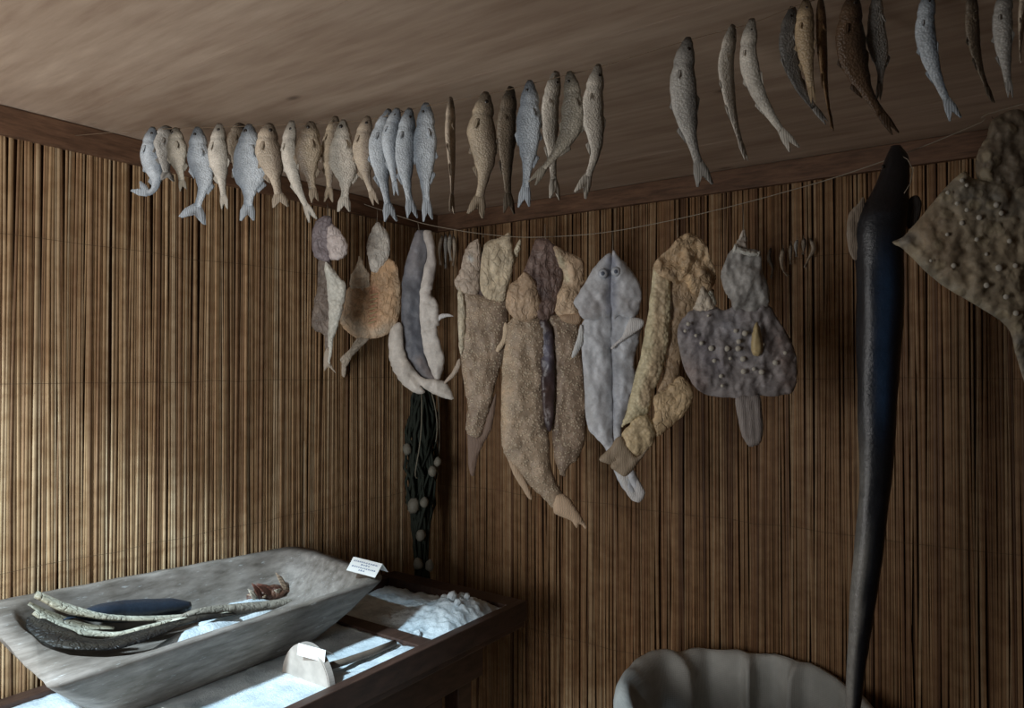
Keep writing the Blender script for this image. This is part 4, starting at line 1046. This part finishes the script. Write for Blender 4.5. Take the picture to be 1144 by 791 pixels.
# reddish shrivelled head with spread fin rays
p = onx(302, 664, .15)
r2 = thing('dried_fish', 'reddish brown shrivelled fish with spread fins at the far end of the trough', 'fish', p, TG)
vs, fs, cs = [], [], []
R, K = 12, 14
for i in range(R+1):
    t = i/R; c = p+Vector((-.015+.05*(t-.5), .17*(t-.5), -.012+.012*math.sin(PI*t)))
    w = .034*math.sin(PI*min(.97, t*.92+.05))
    for k in range(K):
        a = 2*PI*k/K; wr = 1+.6*noise.noise(Vector((t*7, math.cos(a)*2, math.sin(a)*2)))
        vs.append(c+Vector((math.cos(a)*w*wr, 0, math.sin(a)*w*.7*wr))); cs.append(mixc(hexc(70,42,34), hexc(120,88,70), .5+.5*math.sin(k*2.2)))
for i in range(R):
    for k in range(K): fs.append((i*K+k, i*K+(k+1) % K, (i+1)*K+(k+1) % K, (i+1)*K+k))
mesh('body', vs, fs, M['flesh'], r2, cs)
random.seed(12)
for q in range(7):
    t = -.06+.018*q; b = p+Vector((.012, t, .004)); a = random.uniform(-.9, .9)
    tip = b+Vector((.02*math.sin(a*3), -.045+.02*math.cos(q), .035+.022*math.sin(q*2.3)))
    sheet('fin', [b+Vector((0, .010, 0)), b.lerp(tip, .6)+Vector((0, .010, .004)), tip, b.lerp(tip, .5)+Vector((.006, -.006, -.004)), b+Vector((.006, -.010, -.004))], Vector((1, .1, .3)), .001, hexc(*random.choice([(150,128,108), (96,60,48), (180,168,150)])), r2)
eyeball('eye', 322, 661, (onx(322, 661, .15)-CAM).dot(FW), .010, 'eye', r2, .8)

# cards: on the trough, on the rake, one at the lower edge
def px_at(pts, d): return [at(x, y, dd) for (x, y), dd in zip(pts, d)]
dc = (Vector((.30, -.755, .94))-CAM).dot(FW)
dc = 2.16
card('label_card', px_at([(395,622),(427.5,630),(419,645.5),(387,637)], [dc+.012, dc-.012, dc-.045, dc-.02]), 'white printed tent card on the far corner of the trough', [(.08,.9,.24),(.36,.62,.42),(.1,.86,.62),(.38,.56,.8)], depthv=Vector((-.004, .026, -.03)))
dk_ = (Vector((.52, -1.095, .84))-CAM).dot(FW)
card('label_card', px_at([(333.5,718.5),(364,726.5),(362.5,740),(332,731.5)], [dk_+.002, dk_-.022, dk_-.026, dk_-.006]), 'blank white folded card over the top of the half-round rake blade', depthv=Vector((0, .03, -.022)))
c0 = onz(196, 812, .745)
card('label_card', [c0+Vector((-.02, -.02, .045)), c0+Vector((.055, -.005, .045)), c0+Vector((.06, -.03, -.008)), c0+Vector((-.015, -.045, -.008))], 'white folded card in the salt at the lower edge, mostly cut off', depthv=Vector((-.005, .03, -.045)))

# ------------------------------------------------------------------ sack
sc = Vector((1.40, -.36, 0))
r = thing('sack', 'open grey cloth sack with rolled rim standing by the back wall', 'sack', (sc.x, sc.y, 0))
vs, fs = [], []; K = 200
V2 = Vector((FW.x, FW.y, 0)).normalized()
def rad_at(a, f):
    """a=0 towards camera right, a=90deg away from camera"""
    right = max(0, math.cos(a))**3
    return f*(1+.10*right)
prof = [(.20,.36,0),(.255,.40,0),(.275,.48,.3),(.285,.58,.6),(.29,.635,1),(.297,.660,1),(.312,.672,1),(.328,.668,1),(.338,.650,1),(.342,.620,1),(.338,.575,.8),(.335,.52,.5),(.345,.40,.2),(.35,.25,.1),(.345,.10,0),(.32,.02,0),(.27,.0,0)]
for ri_, (R, z, fw) in enumerate(prof):
    for k in range(K):
        a = 2*PI*k/K
        fold = 0
        for a0, wd, amp in ((math.radians(70), .045, -.062), (math.radians(43), .05, -.066), (math.radians(112), .13, -.05), (math.radians(92), .09, .02), (math.radians(145), .2, -.02), (math.radians(57), .10, .03), (math.radians(25), .12, .02), (math.radians(5), .07, -.03), (math.radians(180), .25, .01)):
            dd = (a-a0+PI) % (2*PI)-PI; fold += amp*math.exp(-(dd/wd)**2)
        right = max(0, math.cos(a))**3
        inn = [0,.3,.7,1,.9,.6,.3,.15,.15,.2,.3,.4,.4,.3,.2,.1,0][ri_]
        rr = rad_at(a, R)+fold*inn + .012*noise.noise(Vector((math.cos(a)*3, math.sin(a)*3, z*5)))
        if z < .6: rr += .10*right*sm(.66, .5, z)*(1 if R > .3 else 0)
        zz = z+.022*noise.noise(Vector((math.cos(a)*1.6, math.sin(a)*1.6, 7)))*fw - .035*right*fw + .014*noise.noise(Vector((math.cos(a)*4.5, math.sin(a)*4.5, 2)))*fw + .016*math.exp(-((a-2.15)/.25)**2)*fw + .012*sm(.2, 1, math.sin(a))*fw
        p = sc+RT*math.cos(a)*rr+V2*math.sin(a)*rr
        p.y = min(p.y, -.028-.01*abs(math.sin(k)))
        vs.append(Vector((p.x, p.y, max(0.002, zz))))
m = len(prof)
for i in range(m-1):
    for k in range(K): fs.append((i*K+k, i*K+(k+1) % K, (i+1)*K+(k+1) % K, (i+1)*K+k))
fs.append(tuple(range(K))[::-1]); fs.append(tuple((m-1)*K+k for k in range(K)))
mesh('cloth_bag', vs, fs, M['sack'], r)

# ------------------------------------------------------------------ light: bluish spot added for table daylight, area fill added for the hall
def area(name, loc, target, sx, sy, energy, col):
    l = bpy.data.lights.new(name, 'AREA'); l.shape = 'RECTANGLE'; l.size = sx; l.size_y = sy; l.energy = energy; l.color = col
    o = bpy.data.objects.new(name, l); COL.objects.link(o); o.location = loc
    o.rotation_euler = (Vector(target)-Vector(loc)).to_track_quat('-Z', 'Y').to_euler(); return o
sl = bpy.data.lights.new('daylight_spot', 'SPOT'); sl.energy = 1050; sl.color = (.66, .86, 1.0); sl.spot_size = math.radians(22); sl.spot_blend = .5; sl.shadow_soft_size = .16  # unseen spot put in as daylight, cone narrowed to the table
so = bpy.data.objects.new('daylight_spot', sl); COL.objects.link(so); so.location = (.86, -4.0, 3.75)
so.rotation_euler = (Vector((.50, -1.1, .8))-so.location).to_track_quat('-Z', 'Y').to_euler()
area('hall_fill', (.95, -3.35, 1.3), (.30, -.6, 1.5), 1.2, 1.3, 30, (.98, .95, .92))  # unseen area fill added to brighten the booth from the left front
w = bpy.data.worlds.new('hall'); SC.world = w; w.use_nodes = True
w.node_tree.nodes['Background'].inputs[0].default_value = (.85, .92, 1, 1); w.node_tree.nodes['Background'].inputs[1].default_value = .09
SC.view_settings.view_transform = 'Standard'; SC.view_settings.look = 'None'; SC.view_settings.exposure = .42; SC.view_settings.gamma = 1
SC.view_settings.use_curve_mapping = False
